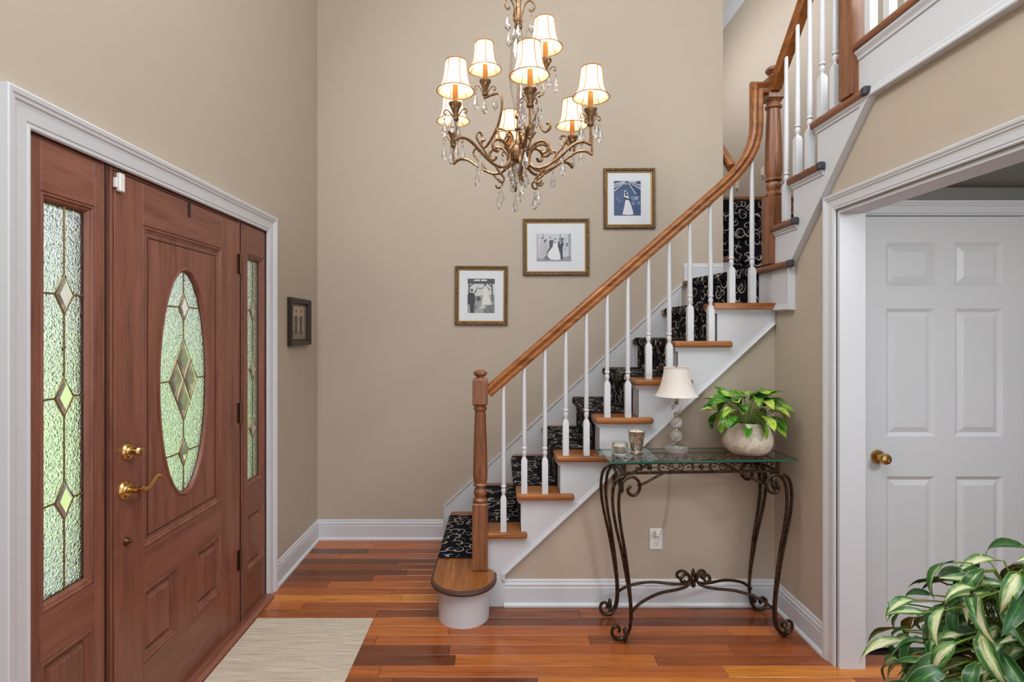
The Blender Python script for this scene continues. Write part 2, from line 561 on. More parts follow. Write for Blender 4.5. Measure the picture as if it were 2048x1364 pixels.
def spiral(c, r0, r1, a0, a1, n=14):
    return [(c[0] + (r0 + (r1 - r0) * i / n) * math.cos(a0 + (a1 - a0) * i / n), c[1] + (r0 + (r1 - r0) * i / n) * math.sin(a0 + (a1 - a0) * i / n)) for i in range(n + 1)]

# ------------------------------------------------------------------ key planes (metres; y = distance from the camera)
XL, YB, XR = -1.31, 3.945, 1.495      # left wall, back wall, right wall
YS = 2.98                             # outer face of the stair
RISE = 0.2055
ZC = 5.1                              # foyer ceiling
XU = 2.60                             # far wall of the upper stair hall
ZU = 13 * RISE                        # upper floor
left = lambda a, b, h: (XL + h, a, b)          # (y, z, out of wall)
back = lambda a, b, h: (a, YB - h, b)          # (x, z, out of wall)
right = lambda a, b, h: (XR - h, a, b)
stairf = lambda a, b, h: (a, YS - h, b)
flat = lambda a, b, h: (a, b, h)               # plan (x, y), z

# ================================================================== STRUCTURE
random.seed(7)
# ---- floor: dark sub-floor slab with every board on it
fl = structure(MB().box(XL - 0.12, 2.75, -0.9, YB, -0.08, -0.018).build('floor', 'subfloor'), 'glossy reddish-brown hardwood strip floor')
BW = 0.0826
y = YB - 0.006
rown = 0
while y > -0.75:
    y0 = y - BW
    x = XL - 0.005
    xend = 2.74 if y < 2.55 else 1.49
    if y0 > 3.02: xend = 0.12
    if y < 3.08 and y0 > 1.5:
        pass
    first = True
    while x < xend - 0.01:
        L = random.uniform(0.55, 1.7)
        if first: L *= random.uniform(0.35, 1.0); first = False
        x1 = min(x + L, xend)
        if xend - x1 < 0.25: x1 = xend
        g = 0.0007
        mb = MB()
        c = 0.0009
        mb.add([(x + g, y0 + g, -0.018), (x1 - g, y0 + g, -0.018), (x1 - g, y - g, -0.018), (x + g, y - g, -0.018),
                (x + g, y0 + g, -c), (x1 - g, y0 + g, -c), (x1 - g, y - g, -c), (x + g, y - g, -c),
                (x + g + c, y0 + g + c, 0), (x1 - g - c, y0 + g + c, 0), (x1 - g - c, y - g - c, 0), (x + g + c, y - g - c, 0)],
               [(0, 1, 5, 4), (1, 2, 6, 5), (2, 3, 7, 6), (3, 0, 4, 7), (4, 5, 9, 8), (5, 6, 10, 9), (6, 7, 11, 10), (7, 4, 8, 11), (8, 9, 10, 11)])
        mb.build('plank', 'floor_board', fl, recalc=False)
        x = x1
    y = y0
    rown += 1

# ---- walls
DY0, DY1, DZ = 1.525, 3.082, 2.05          # front door unit opening
ins = lambda a, b, h: (XL + h, a, b)
structure(MB().prism([(YB, 0), (YB, ZC), (-0.6, ZC), (-0.6, 0), (DY0, 0), (DY0, DZ), (DY1, DZ), (DY1, 0)], left, -0.12, 0)
          .build('wall_left', 'wall_paint'), 'beige painted wall around the front door')
structure(MB().box(XL - 0.12, 1.600, YB, YB + 0.12, -0.02, ZC).build('wall_back', 'wall_paint'), 'beige painted wall behind the staircase')
structure(MB().prism([(0.02, 0), (1.60, 0), (1.60, 1.56), (1.45, 1.56), (0.02, 0.20)], lambda a, b, h: (a, 2.995 + h, b), 0, 0.05)
          .build('wall_stair', 'wall_paint'), 'beige triangular wall under the stair stringer')
OY0, OZ = 2.445, 2.03                      # far side and head of the cased opening
structure(MB().prism([(2.995, 0), (2.995, 1.66), (2.80, 1.86), (2.19, 2.46), (-0.6, 2.46), (-0.6, 0), (1.15, 0), (1.15, OZ), (OY0, OZ), (OY0, 0)],
                     right, -0.115, 0).build('wall_right', 'wall_paint'), 'beige painted wall with cased opening')
structure(MB().box(XL - 0.12, XU + 0.12, -0.6, 7.2, ZC, ZC + 0.1).build('ceiling', 'ceiling_paint'))
# upper hall: side wall, floor edge and far end
structure(MB().box(XU, XU + 0.12, -0.6, 7.2, 1.5, ZC).build('wall_upper', 'wall_paint'), 'beige wall of the upper stair hall')
structure(MB().box(1.60, XU, 7.08, 7.2, 1.5, ZC).build('wall_upper_end', 'wall_paint'))
structure(MB().box(1.48, 1.60, YB + 0.12, 7.2, 1.5, ZC).build('wall_upper_inner', 'wall_paint'))
structure(MB().prism([(-0.6, 2.46), (2.34, 2.46), (2.34, ZU), (-0.6, ZU)], right, -(XU - XR), -0.03).build('floor_upper', 'dark_oak_y'), 'upper landing floor')
structure(MB().box(1.60, XU, 4.82, 7.08, ZU - 0.2, ZU).build('floor_rear_hall', 'dark_oak_y'))
# crown moulding along the upper hall wall
CR = [(0, 0), (0.09, 0), (0.09, -0.012), (0.075, -0.02), (0.06, -0.045), (0.03, -0.075), (0.018, -0.09), (0.012, -0.105), (0, -0.105)]
structure(MB().sweep([(XU, -0.5), (XU, 7.05)], lambda a, b, h: (a, b, ZC + h), CR).build('trim_4', 'white_paint'), 'white crown moulding')
# passage behind the opening, with the white door
HY = 2.60
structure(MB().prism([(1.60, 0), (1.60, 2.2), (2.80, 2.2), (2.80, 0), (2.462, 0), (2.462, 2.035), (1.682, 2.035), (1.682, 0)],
                     lambda a, b, h: (a, HY + h, b), 0, 0.1).build('wall_passage', 'shaded_hall_paint'), 'passage wall around the white door, shade painted in as grey')
structure(MB().box(2.74, 2.84, -0.6, 2.62, 0, 2.3).build('wall_passage_side', 'shaded_hall_paint'))
structure(MB().box(1.61, 2.80, -0.6, 2.72, 2.17, 2.23).build('ceiling_passage', 'shaded_hall_paint'), 'low ceiling of the passage, shade painted in as grey')
structure(MB().box(1.66, 2.50, 2.70, 2.72, 0, 2.1).build('wall_closet', 'shaded_hall_paint'))

# ---- baseboards
BB = [(0, 0), (0.026, 0), (0.026, 0.010), (0.020, 0.018), (0.014, 0.020), (0.014, 0.100), (0.011, 0.104), (0.013, 0.110), (0.013, 0.118), (0.008, 0.128), (0.008, 0.136), (0.004, 0.143), (0, 0.143)]
structure(MB().sweep([(XL, YB), (XL, 3.172)], flat, BB).build('baseboard_left', 'white_paint'), 'white baseboard beside the front door')
structure(MB().sweep([(-0.404, YB), (XL, YB)], flat, BB).build('baseboard_back', 'white_paint'), 'white baseboard on the back wall')
structure(MB().sweep([(XR, 2.995), (0.020, 2.995)], flat, BB).build('baseboard_stair', 'white_paint'), 'white baseboard under the stairs')
structure(MB().sweep([(XR, 2.512), (XR, 2.995)], flat, BB).build('baseboard_right', 'white_paint'), 'white baseboard on the right wall')

# ---- casings
CAS = [(0, -0.01), (0, 0.008), (-0.004, 0.012), (-0.010, 0.012), (-0.014, 0.009), (-0.018, 0.013), (-0.050, 0.015), (-0.060, 0.017), (-0.064, 0.022), (-0.072, 0.023), (-0.076, 0.027), (-0.088, 0.029), (-0.092, 0.027), (-0.092, -0.0)]
structure(MB().sweep([(DY1, 0), (DY1, DZ), (DY0, DZ), (DY0, 0)], left, CAS).build('trim_1', 'white_paint'), 'white moulded casing around the front door')
CA2 = [(u * 0.74, h * 0.8) for u, h in CAS]
structure(MB().sweep([(OY0, 0), (OY0, OZ), (1.15, OZ), (1.15, 0)], right, CA2).build('trim_2', 'white_paint'), 'white moulded casing around the passage opening')
# jamb lining of the opening
structure(MB().prism([(OY0 + 0.002, 0), (OY0 + 0.002, OZ + 0.004), (1.148, OZ + 0.004), (1.148, 0), (1.168, 0), (1.168, OZ - 0.016), (OY0 - 0.018, OZ - 0.016), (OY0 - 0.018, 0)],
                     right, -0.118, -0.004).build('trim_3', 'white_paint'), 'white jamb lining of the passage opening')
structure(MB().sweep([(1.682, 0), (1.682, 2.035), (2.462, 2.035), (2.462, 0)], lambda a, b, h: (a, HY - h, b), [(-u * 0.76, h) for u, h in CAS])
          .build('trim_5', 'white_paint'), 'white casing around the six-panel door')

# ---- helpers for joinery
def raised(mb, a0, a1, b0, b1, f, lo, hi, ins_, mi=0):
    o = [(a0, b0), (a1, b0), (a1, b1), (a0, b1)]
    q = [(a0 + ins_, b0 + ins_), (a1 - ins_, b0 + ins_), (a1 - ins_, b1 - ins_), (a0 + ins_, b1 - ins_)]
    v = [f(a, b, lo) for a, b in o] + [f(a, b, hi) for a, b in q]
    return mb.add(v, [(0, 1, 5, 4), (1, 2, 6, 5), (2, 3, 7, 6), (3, 0, 4, 7), (4, 5, 6, 7)], mi)
def rect(a0, a1, b0, b1):
    return [(a0, b0), (a1, b0), (a1, b1), (a0, b1)]
PM = [(0, -0.032), (0, -0.004), (0.004, 0.0005), (0.010, 0.0005), (0.014, -0.005), (0.020, -0.006), (0.027, -0.012), (0.033, -0.020), (0.035, -0.032)]

def ell(z, zc, hh, hw):
    t = max(0.0, 1 - ((z - zc) / hh) ** 2)
    return hw * math.sqrt(t)
def leaded(parent, f, ac, zt, zb, halfw, dias, cross=None, oval=False):
    """panes between cames: background pieces, diamonds and the came lines; one object per pane"""
    h0, h1 = -0.027, -0.022
    def pane(poly, mat, bevel=False):
        mb = MB()
        if bevel:
            cx = sum(p[0] for p in poly) / len(poly); cz = sum(p[1] for p in poly) / len(poly)
            inn = [(cx + (a - cx) * 0.62, cz + (b - cz) * 0.62) for a, b in poly]
            n = len(poly)
            v = [f(a, b, h1) for a, b in poly] + [f(a, b, h1 + 0.006) for a, b in inn] + [f(a, b, h0) for a, b in poly]
            fs = [(i, (i + 1) % n, n + (i + 1) % n, n + i) for i in range(n)] + [tuple(range(n, 2 * n))] + [tuple(range(2 * n, 3 * n))] + [(i, (i + 1) % n, 2 * n + (i + 1) % n, 2 * n + i) for i in range(n)]
            mb.add(v, fs)
        else:
            mb.prism(poly, f, h0, h1)
        return mb.build('diamond_pane' if bevel else 'glass_pane', mat, parent)
    for s in (1, -1):
        stops = [None] + list(dias) + [None]
        for i in range(len(stops) - 1):
            u, l = stops[i], stops[i + 1]
            z1 = u[0] if u else zt
            z2 = l[0] if l else zb
            N = 10 if oval else 1
            pts = [(s * halfw(z1 + (z2 - z1) * k / N), z1 + (z2 - z1) * k / N) for k in range(N + 1)]
            if not l: pts += [(0.0, zb)] if not oval else []
            else: pts += [(s * l[1], l[0]), (0.0, l[0] + l[2])]
            if not u: pts += [(0.0, zt)] if not oval else []
            else: pts += [(0.0, u[0] - u[2]), (s * u[1], u[0])]
            out = []
            for p in pts:
                if not out or (abs(p[0] - out[-1][0]) + abs(p[1] - out[-1][1])) > 1e-4: out.append(p)
            pane([(ac + a, b) for a, b in out], 'textured_glass')
    cm = MB()
    r = 0.0032
    L3 = lambda a, b: f(ac + a, b, h1)
    zs = [zt] + [v for d in dias for v in (d[0] + d[2], d[0] - d[2])] + [zb]
    for i in range(0, len(zs), 2):
        cm.tube([L3(0, zs[i]), L3(0, zs[i + 1])], r, 6)
    for d in dias:
        D = [(0, d[0] + d[2]), (d[1], d[0]), (0, d[0] - d[2]), (-d[1], d[0])]
        cm.tube([L3(*p) for p in D], r * 1.15, 6, closed=True)
        for s in (1, -1):
            cm.tube([L3(s * d[1], d[0]), L3(s * halfw(d[0]), d[0])], r, 6)
        if len(d) > 3:      # large diamond cut in four by a cross
            q = [((D[i][0] + D[(i + 1) % 4][0]) / 2, (D[i][1] + D[(i + 1) % 4][1]) / 2) for i in range(4)]
            c0 = (0, d[0])
            for i in range(4):
                pane([(ac + a, b) for a, b in (D[i], q[i], c0, q[i - 1])], 'bevel_glass', True)
            cm.tube([L3(*q[0]), L3(*q[2])], r, 6); cm.tube([L3(*q[1]), L3(*q[3])], r, 6)
        else:
            pane([(ac + a, b) for a, b in D], 'bevel_glass', True)
    cm.build('lead_came', 'came', parent, smooth=True)

# ---- front door
dr = sempty('door_1', 'mahogany front door with oval leaded glass')
F0, F1 = -0.05, -0.005
def lbox(name, a0, a1, b0, b1, mat, parent, h0=F0, h1=F1, bevel=0.0015):
    return MB().box(XL + h0, XL + h1, a0, a1, b0, b1).build(name, mat, parent, bevel=bevel)
lbox('stile', 1.876, 2.026, 0.022, 2.036, 'mahogany_z', dr)
lbox('stile', 2.597, 2.769, 0.022, 2.036, 'mahogany_z', dr)
lbox('top_rail', 2.026, 2.597, 1.882, 2.036, 'mahogany_y', dr)
lbox('lock_rail', 2.026, 2.597, 0.535, 0.685, 'mahogany_y', dr)
lbox('bottom_rail', 2.026, 2.597, 0.022, 0.262, 'mahogany_y', dr)
lbox('muntin', 2.246, 2.387, 0.262, 0.535, 'mahogany_z', dr)
# oval panel
oc, ozc, ohw, ohh = 2.314, 1.280, 0.182, 0.474
pa0, pa1, pb0, pb1 = 2.026, 2.597, 0.685, 1.882
angs = sorted([2 * PI * i / 56 for i in range(56)])
def onrect(a):
    dx, dz = math.cos(a), math.sin(a)
    t = 1e9
    if dx > 1e-9: t = min(t, (pa1 - oc) / dx)
    if dx < -1e-9: t = min(t, (pa0 - oc) / dx)
    if dz > 1e-9: t = min(t, (pb1 - ozc) / dz)
    if dz < -1e-9: t = min(t, (pb0 - ozc) / dz)
    return (oc + dx * t, ozc + dz * t)
corner = [math.atan2(b - ozc, a - oc) % (2 * PI) for a, b in rect(pa0, pa1, pb0, pb1)]
angs = sorted(set([round(a, 6) for a in angs] + [round(a, 6) for a in corner]))
def oell(a, g=0.0):
    r = (ohw + g) * (ohh + g) / math.sqrt(((ohh + g) * math.cos(a)) ** 2 + ((ohw + g) * math.sin(a)) ** 2)
    return (oc + r * math.cos(a), ozc + r * math.sin(a))
n_ = len(angs)
mb = MB()
v = [left(*onrect(a), -0.014) for a in angs] + [left(*oell(a), -0.014) for a in angs] + [left(*onrect(a), -0.042) for a in angs] + [left(*oell(a), -0.042) for a in angs]
fs = []
for i in range(n_):
    j = (i + 1) % n_
    fs += [(i, j, n_ + j, n_ + i), (2 * n_ + i, 3 * n_ + i, 3 * n_ + j, 2 * n_ + j), (n_ + i, n_ + j, 3 * n_ + j, 3 * n_ + i)]
mb.add(v, fs)
mb.build('oval_panel', 'mahogany_z', dr)
MB().sweep(rect(pa0, pa1, pb0, pb1), left, [(u, h - 0.005) for u, h in PM], closed=True).build('panel_moulding', 'mahogany_z', dr)
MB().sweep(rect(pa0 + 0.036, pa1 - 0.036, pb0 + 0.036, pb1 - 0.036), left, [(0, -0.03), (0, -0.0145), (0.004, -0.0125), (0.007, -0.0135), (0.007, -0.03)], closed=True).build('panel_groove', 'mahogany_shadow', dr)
op = [oell(2 * PI * i / 64) for i in range(64)]
MB().sweep(op, left, [(-0.004, -0.03), (-0.004, -0.011), (0.001, -0.008), (0.006, -0.010), (0.012, -0.020), (0.014, -0.030)], closed=True).build('oval_moulding', 'mahogany_z', dr, smooth=True)
leaded(dr, left, oc, ozc + ohh - 0.008, ozc - ohh + 0.008, lambda z: ell(z, ozc, ohh - 0.008, ohw - 0.008),
       [(1.592, 0.037, 0.060), (1.288, 0.100, 0.172, 1), (0.985, 0.037, 0.060)], oval=True)
for a0, a1 in ((2.026, 2.246), (2.387, 2.597)):
    MB().sweep(rect(a0, a1, 0.262, 0.535), left, [(u, h - 0.005) for u, h in PM], closed=True).build('panel_moulding', 'mahogany_z', dr)
    raised(MB(), a0 + 0.033, a1 - 0.033, 0.295, 0.502, left, -0.030, -0.010, 0.018).build('raised_panel', 'mahogany_z', dr, recalc=False)
# hinges
for hz in (1.83, 1.08, 0.34):
    hg = MB()
    for k in range(5):
        hg.lathe([(0.0062, 0), (0.0062, 0.0195)], (XL + 0.004, 2.7735, hz - 0.05 + k * 0.0205), 8)
    hg.box(XL - 0.006, XL - 0.003, 2.75, 2.7735, hz - 0.05, hz + 0.05)
    hg.build('hinge', 'dull_brass', dr)
# deadbolt, lever, small bolt
def rosette(mb, a, b, r, h0=-0.005):
    pr = [(r, 0), (r, 0.003), (r * 0.93, 0.006), (r * 0.86, 0.005), (r * 0.78, 0.009), (r * 0.66, 0.010), (r * 0.58, 0.008), (r * 0.5, 0.013), (r * 0.3, 0.016), (r * 0.28, 0.018)]
    return mb.lathe(pr, (XL + h0, a, b), 24, ax='x')
k_ = MB(); rosette(k_, 1.941, 1.067, 0.031)
k_.lathe([(0.012, 0.016), (0.010, 0.030), (0.014, 0.034), (0.017, 0.042), (0.014, 0.050), (0.006, 0.053)], (XL - 0.005, 1.941, 1.067), 16, ax='x')
k_.build('deadbolt_knob', 'brass', dr, smooth=True)
k_ = MB(); rosette(k_, 1.928, 0.934, 0.034)
k_.lathe([(0.010, 0.014), (0.009, 0.045), (0.014, 0.052), (0.014, 0.064), (0.008, 0.068)], (XL - 0.005, 1.928, 0.934), 14, ax='x')
pth = bez([(XL + 0.052, 1.928, 0.934), (XL + 0.056, 1.955, 0.932), (XL + 0.054, 1.985, 0.944), (XL + 0.050, 2.012, 0.957), (XL + 0.050, 2.035, 0.955), (XL + 0.052, 2.045, 0.948)], 5)
k_.tube(pth, [0.010, 0.0095, 0.009, 0.0085, 0.008] + [0.008] * (len(pth) - 7) + [0.006, 0.003], 8)
k_.build('lever_handle', 'brass', dr, smooth=True)
k_ = MB(); rosette(k_, 1.932, 0.753, 0.014)
k_.lathe([(0.006, 0.008), (0.008, 0.020), (0.003, 0.024)], (XL - 0.005, 1.932, 0.753), 12, ax='x')
k_.build('bolt_knob', 'dull_brass', dr, smooth=True)

# ---- frame between door and sidelights, sill
fr = sempty('trim_6', 'mahogany mullions, head and sill of the entrance')
for a0, a1 in ((1.819, 1.876), (2.769, 2.822)):
    lbox('mullion', a0, a1, 0.02, DZ, 'mahogany_z', fr, -0.1, -0.012, 0.001)
    for aa, rr in ((a0 + 0.006, 0.006), (a0 + 0.02, 0.0055), (a1 - 0.012, 0.006)):
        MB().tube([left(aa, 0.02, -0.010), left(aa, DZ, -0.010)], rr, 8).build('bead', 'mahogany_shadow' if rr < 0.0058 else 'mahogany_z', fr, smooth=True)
lbox('head', DY0, DY1, 2.040, 2.052, 'mahogany_y', fr, -0.1, -0.008)
lbox('jamb', DY0, 1.541, 0.02, 2.04, 'mahogany_z', fr, -0.1, -0.008)
lbox('jamb', 3.095, 3.11, 0.02, 2.04, 'mahogany_z', fr, -0.1, -0.02)
MB().prism([(XL - 0.10, 0.0), (XL + 0.048, 0.0), (XL + 0.046, 0.010), (XL + 0.03, 0.020), (XL - 0.10, 0.022)], lambda a, b, h: (a, h, b), DY0, DY1 + 0.002).build('sill', 'mahogany_y', fr)

# ---- sidelights
def sidelight(name, label, y0, y1):
    s = sempty(name, label)
    o0, o1 = y0 + 0.034, y1 - 0.034
    lbox('stile', y0, o0, 0.022, 2.04, 'mahogany_z', s)
    lbox('stile', o1, y1, 0.022, 2.04, 'mahogany_z', s)
    lbox('top_rail', o0, o1, 1.895, 2.04, 'mahogany_y', s)
    lbox('lock_rail', o0, o1, 0.535, 0.675, 'mahogany_y', s)
    lbox('bottom_rail', o0, o1, 0.022, 0.238, 'mahogany_y', s)
    pm = [(u * 0.85, h - 0.005) for u, h in PM]
    MB().sweep(rect(o0, o1, 0.675, 1.895), left, pm, closed=True).build('glass_moulding', 'mahogany_z', s)
    MB().sweep(rect(o0, o1, 0.238, 0.535), left, pm, closed=True).build('panel_moulding', 'mahogany_z', s)
    raised(MB(), o0 + 0.028, o1 - 0.028, 0.266, 0.507, left, -0.030, -0.010, 0.016).build('raised_panel', 'mahogany_z', s, recalc=False)
    c = (y0 + y1) / 2
    hw = (o1 - o0) / 2 - 0.022
    leaded(s, left, c, 1.872, 0.698, lambda z: hw, [(1.603, 0.036, 0.060), (1.289, 0.036, 0.060), (0.975, 0.036, 0.060)])
sidelight('window_1', 'left mahogany sidelight with three leaded diamonds', 1.541, 1.819)
sidelight('window_2', 'right mahogany sidelight with three leaded diamonds', 2.822, 3.095)

# ---- white six-panel door in the passage
wd = sempty('door_2', 'white six-panel interior door')
wf = lambda a, b, h: (a, 2.573 - h, b)
wx0, wx1 = 1.688, 2.450
cols = [(1.806, 2.035), (2.129, 2.353)]
rows = [(1.906, 1.703), (1.598, 0.999), (0.812, 0.196)]
xs = [wx0, cols[0][0], cols[0][1], cols[1][0], cols[1][1], wx1]
zs = [0.012, rows[2][1], rows[2][0], rows[1][1], rows[1][0], rows[0][1], rows[0][0], 2.028]
def wbox(name, a0, a1, b0, b1):
    return MB().box(a0, a1, 2.573, 2.608, b0, b1).build(name, 'door_white', wd)
wbox('stile', xs[0], xs[1], zs[0], zs[-1]); wbox('stile', xs[4], xs[5], zs[0], zs[-1])
for i in (0, 2, 4, 6):
    wbox('rail', xs[1], xs[4], zs[i], zs[i + 1])
for i in (1, 3, 5):
    wbox('muntin', xs[2], xs[3], zs[i], zs[i + 1])
    for a0, a1 in cols:
        mb = MB()
        mb.sweep(rect(a0, a1, zs[i], zs[i + 1]), wf, [(0, -0.03), (0, 0.0), (0.006, -0.004), (0.016, -0.011), (0.018, -0.013), (0.018, -0.03)], closed=True)
        raised(mb, a0 + 0.017, a1 - 0.017, zs[i] + 0.017, zs[i + 1] - 0.017, wf, -0.0125, -0.003, 0.026)
        mb.build('panel', 'door_white', wd, recalc=False)
kb = MB()
kx, kz = 1.766, 0.905
kb.lathe([(0.033, 0), (0.033, -0.004), (0.028, -0.010), (0.016, -0.012), (0.013, -0.030), (0.018, -0.036), (0.026, -0.046), (0.027, -0.056), (0.022, -0.064), (0.012, -0.067), (0.010, -0.064), (0.004, -0.066)], (kx, 2.573, kz), 24, ax='y')
kb.build('door_knob', 'brass', wd, smooth=True)
MB().box(1.684, 1.6885, 2.570, 2.60, 0.875, 0.935).build('latch_plate', 'dull_brass', wd)

# ---- outside the entrance: lawn, path and shrubs seen through the glass
structure(MB().box(-30, XL - 0.6, -6, 30, -0.5, -0.4).build('ground', 'lawn_green'), 'lawn outside the front door')
structure(MB().box(XL - 2.6, XL - 0.12, 0.4, 5.2, -0.4, -0.12).build('porch', 'path_stone'), 'stone porch outside the front door')
def shrub(x, y, r, h, label):
    random.seed(int(x * 100 + y * 10))
    mb = MB()
    for i in range(26):
        a = random.uniform(0, 2 * PI); q = random.uniform(0, r * 0.7); z = random.uniform(0.1, h)
        k = (1 - (z / h) ** 2 * 0.6)
        mb.ball((x + q * k * math.cos(a), y + q * k * math.sin(a), -0.4 + z), r * random.uniform(0.28, 0.42), seg=8, rings=5)
    return tag(mb.build('shrub', 'hedge_green', smooth=True), label, 'shrub', 'shrubs outside the front door')
shrub(-5.2, 8.6, 0.9, 2.0, 'green shrub outside, dimly seen through the oval door glass')
shrub(-4.6, 12.5, 1.0, 2.2, 'green shrub outside, behind the right sidelight glass')

# ================================================================== STAIRCASE
st = thing('staircase', (0, 0, 0), 'white painted staircase with oak treads climbing the back wall', 'staircase')
NOSE = {1: -0.345, 2: -0.145}
for k in range(3, 9):
    NOSE[k] = 0.088 + 0.2125 * (k - 3)
def nose9(y): return 1.30 + 0.147 * (YB - y) / 0.83
TT = 0.034
Z = lambda n: n * RISE
def tread(poly, z, mat='oak_x', bev=0.011):
    return MB().prism(poly, flat, z - TT, z).build('tread', mat, st, bevel=bev, bseg=2)
# starting step with bullnose end
bc, br = (-0.19, 2.885), 0.158
def bull(c, r, xl, xr, yb):
    pts = [(xl, yb)]
    for i in range(0, 25):
        a = PI + PI * i / 24
        pts.append((c[0] + r * math.cos(a), c[1] + r * math.sin(a)))
    return pts
o1 = bull(bc, br, bc[0] - br, 0, YB - 0.02) + [(bc[0] + br, 2.955), (0.0 - 0.035, 2.957), (-0.06, 2.985), (NOSE[2] + 0.026, 2.99), (NOSE[2] + 0.026, YB - 0.02)]
t1 = tread(o1, Z(1), 'oak_y')
MB().tube([(a, b, Z(1) - TT / 2) for a, b in [(bc[0] - br, 3.10)] + bull(bc, br, bc[0] - br, 0, 3.0)[1:] + [(bc[0] + br, 2.945)]], 0.0148, 8).build('dark_nosing', 'nosing_dark', t1, smooth=True)
o2 = bull((bc[0], bc[1]), br - 0.026, bc[0] - br + 0.026, 0, YB - 0.02) + [(bc[0] + br - 0.026, 2.985), (NOSE[2] + 0.02, 2.99), (NOSE[2] + 0.02, YB - 0.02)]
MB().prism(o2, flat, 0.0, Z(1) - TT).build('starting_step_base', 'white_paint', st, smooth=True)
for n in range(2, 9):
    x0 = NOSE[n]
    z = Z(n)
    if n < 8:
        xr = NOSE[n + 1] + 0.026
        xe = x0 + 0.292 if n == 2 else x0 + 0.312
        poly = [(x0, 2.945), (xe, 2.945), (xe, 2.979), (xr, 2.979), (xr, YB - 0.02), (x0, YB - 0.02)]
    else:
        xe = XR - 0.012
        poly = [(x0, 2.945), (xe, 2.945), (xe, 2.979), (nose9(3.0) + 0.02, 2.985), (nose9(YB) + 0.03, YB - 0.02), (x0, YB - 0.02)]
    t = tread(poly, z)
    MB().sweep([(xe - 0.01, YS), (x0 + 0.018, YS), (x0 + 0.018, 3.1)], lambda a, b, h: (a, b, z - TT - h),
               [(-0.012 + 0, 0), (-0.012, 0.004), (-0.008, 0.012), (-0.003, 0.018), (0, 0.020), (0, 0)] if False else [(0, 0), (0.016, 0), (0.014, 0.006), (0.006, 0.014), (0.004, 0.022), (0, 0.022)]
               ).build('cove_moulding', 'white_paint', t)
    # riser
    rx = NOSE[n] + 0.026
    MB().box(rx, rx + 0.016, YS + 0.004, YB - 0.02, Z(n - 1), z - TT).build('riser', 'white_paint', st)
# riser under the winder landing
mb = MB()
mb.prism([(nose9(YB) + 0.025, YB - 0.02), (nose9(3.0) + 0.022, 2.985), (nose9(3.0) + 0.04, 2.985), (nose9(YB) + 0.043, YB - 0.02)], flat, Z(8), Z(9) - TT)
mb.build('riser', 'white_paint', st)
# landing (tread nine) and its end on the right wall
land = tread([(nose9(YB), YB - 0.02), (1.447, 3.09), (1.447, 2.75), (1.474, 2.75), (1.474, 2.985), (XU, 2.985), (XU, 4.16), (1.602, 4.16), (1.602, YB - 0.02)], Z(9), 'dark_oak_y')
def cap(y1, z, parent):
    MB().box(1.4445, 1.476, y1 - 0.001, y1 + 0.030, z - TT - 0.001, z + 0.001).build('end_cap', 'tread_cap', parent, bevel=0.006)
cap(2.75, Z(9), land)
# flight towards the front, over the passage
NY = {10: 3.0, 11: 2.79, 12: 2.58}
END = {10: 2.71, 11: 2.49, 12: 2.18}
for n in (10, 11, 12):
    y0 = NY[n]; ye = END[n]; yr = y0 - 0.21 - 0.026
    poly = [(1.447, y0), (1.447, ye), (1.474, ye), (1.474, yr), (XU, yr), (XU, y0)]
    t = tread(poly, Z(n), 'dark_oak_y')
    cap(ye, Z(n), t)
    zz = Z(n)
    MB().sweep([(1.474, y0 - 0.02), (1.474, ye + 0.012)], lambda a, b, h: (a, b, zz - TT - h), [(0, 0), (-0.016, 0), (-0.014, 0.006), (-0.006, 0.014), (-0.004, 0.022), (0, 0.022)]).build('cove_moulding', 'white_paint', t)
    MB().box(1.50, XU, y0 - 0.042, y0 - 0.026, Z(n - 1), Z(n) - TT).build('riser', 'white_paint', st)
MB().box(1.50, XU, 2.328, 2.344, Z(12), ZU - TT).build('riser', 'white_paint', st)
# rear flight going back to the upper hall
RY = {1: 4.14, 2: 4.35, 3: 4.57, 4: 4.80}
for k in range(1, 5):
    z = Z(9 + k)
    if k < 4:
        tread([(1.602, RY[k]), (XU, RY[k]), (XU, RY[k + 1] + 0.02), (1.602, RY[k + 1] + 0.02)], z, 'dark_oak_x')
    else:
        tread([(1.602, RY[k]), (XU, RY[k]), (XU, RY[k] + 0.09), (1.602, RY[k] + 0.09)], z + 0.001, 'dark_oak_x')
    MB().box(1.602, XU, RY[k] + 0.024, RY[k] + 0.04, Z(8 + k), z - TT).build('riser', 'white_paint', st)
# outer stringer of the first flight
pts = [(-0.070, 0.0), (0.027, 0.0), (0.027, 0.172), (1.492, 1.530), (1.492, Z(8) - TT)]
for n in range(8, 2, -1):
    pts += [(NOSE[n] + 0.026, Z(n) - TT), (NOSE[n] + 0.026, Z(n - 1) - TT)]
pts += [(-0.070, Z(2) - TT)]
MB().prism(pts, stairf, -0.014, 0.0).build('stringer', 'white_paint', st)
MB().sweep([(0.027, 0.1435), (0.027, 0.172), (1.490, 1.529)], stairf, [(0, -0.014), (0, 0.010), (0.006, 0.012), (0.012, 0.008), (0.020, 0.006), (0.022, 0.0), (0.022, -0.014)]).build('stringer_moulding', 'white_paint', st)
# skirt board on the back wall
MB().prism([(-0.404, 0), (-0.404, 0.243), (1.297, 1.832), (1.297, 1.45), (0.05, 0)], back, 0, 0.019).build('skirt_board', 'white_paint', st)
MB().sweep([(-0.404, 0.0), (-0.404, 0.243), (1.297, 1.832)], back, [(-0.001, 0), (-0.001, 0.026), (-0.006, 0.027), (-0.010, 0.022), (-0.016, 0.020), (-0.016, 0.0)]).build('skirt_cap', 'white_paint', st)
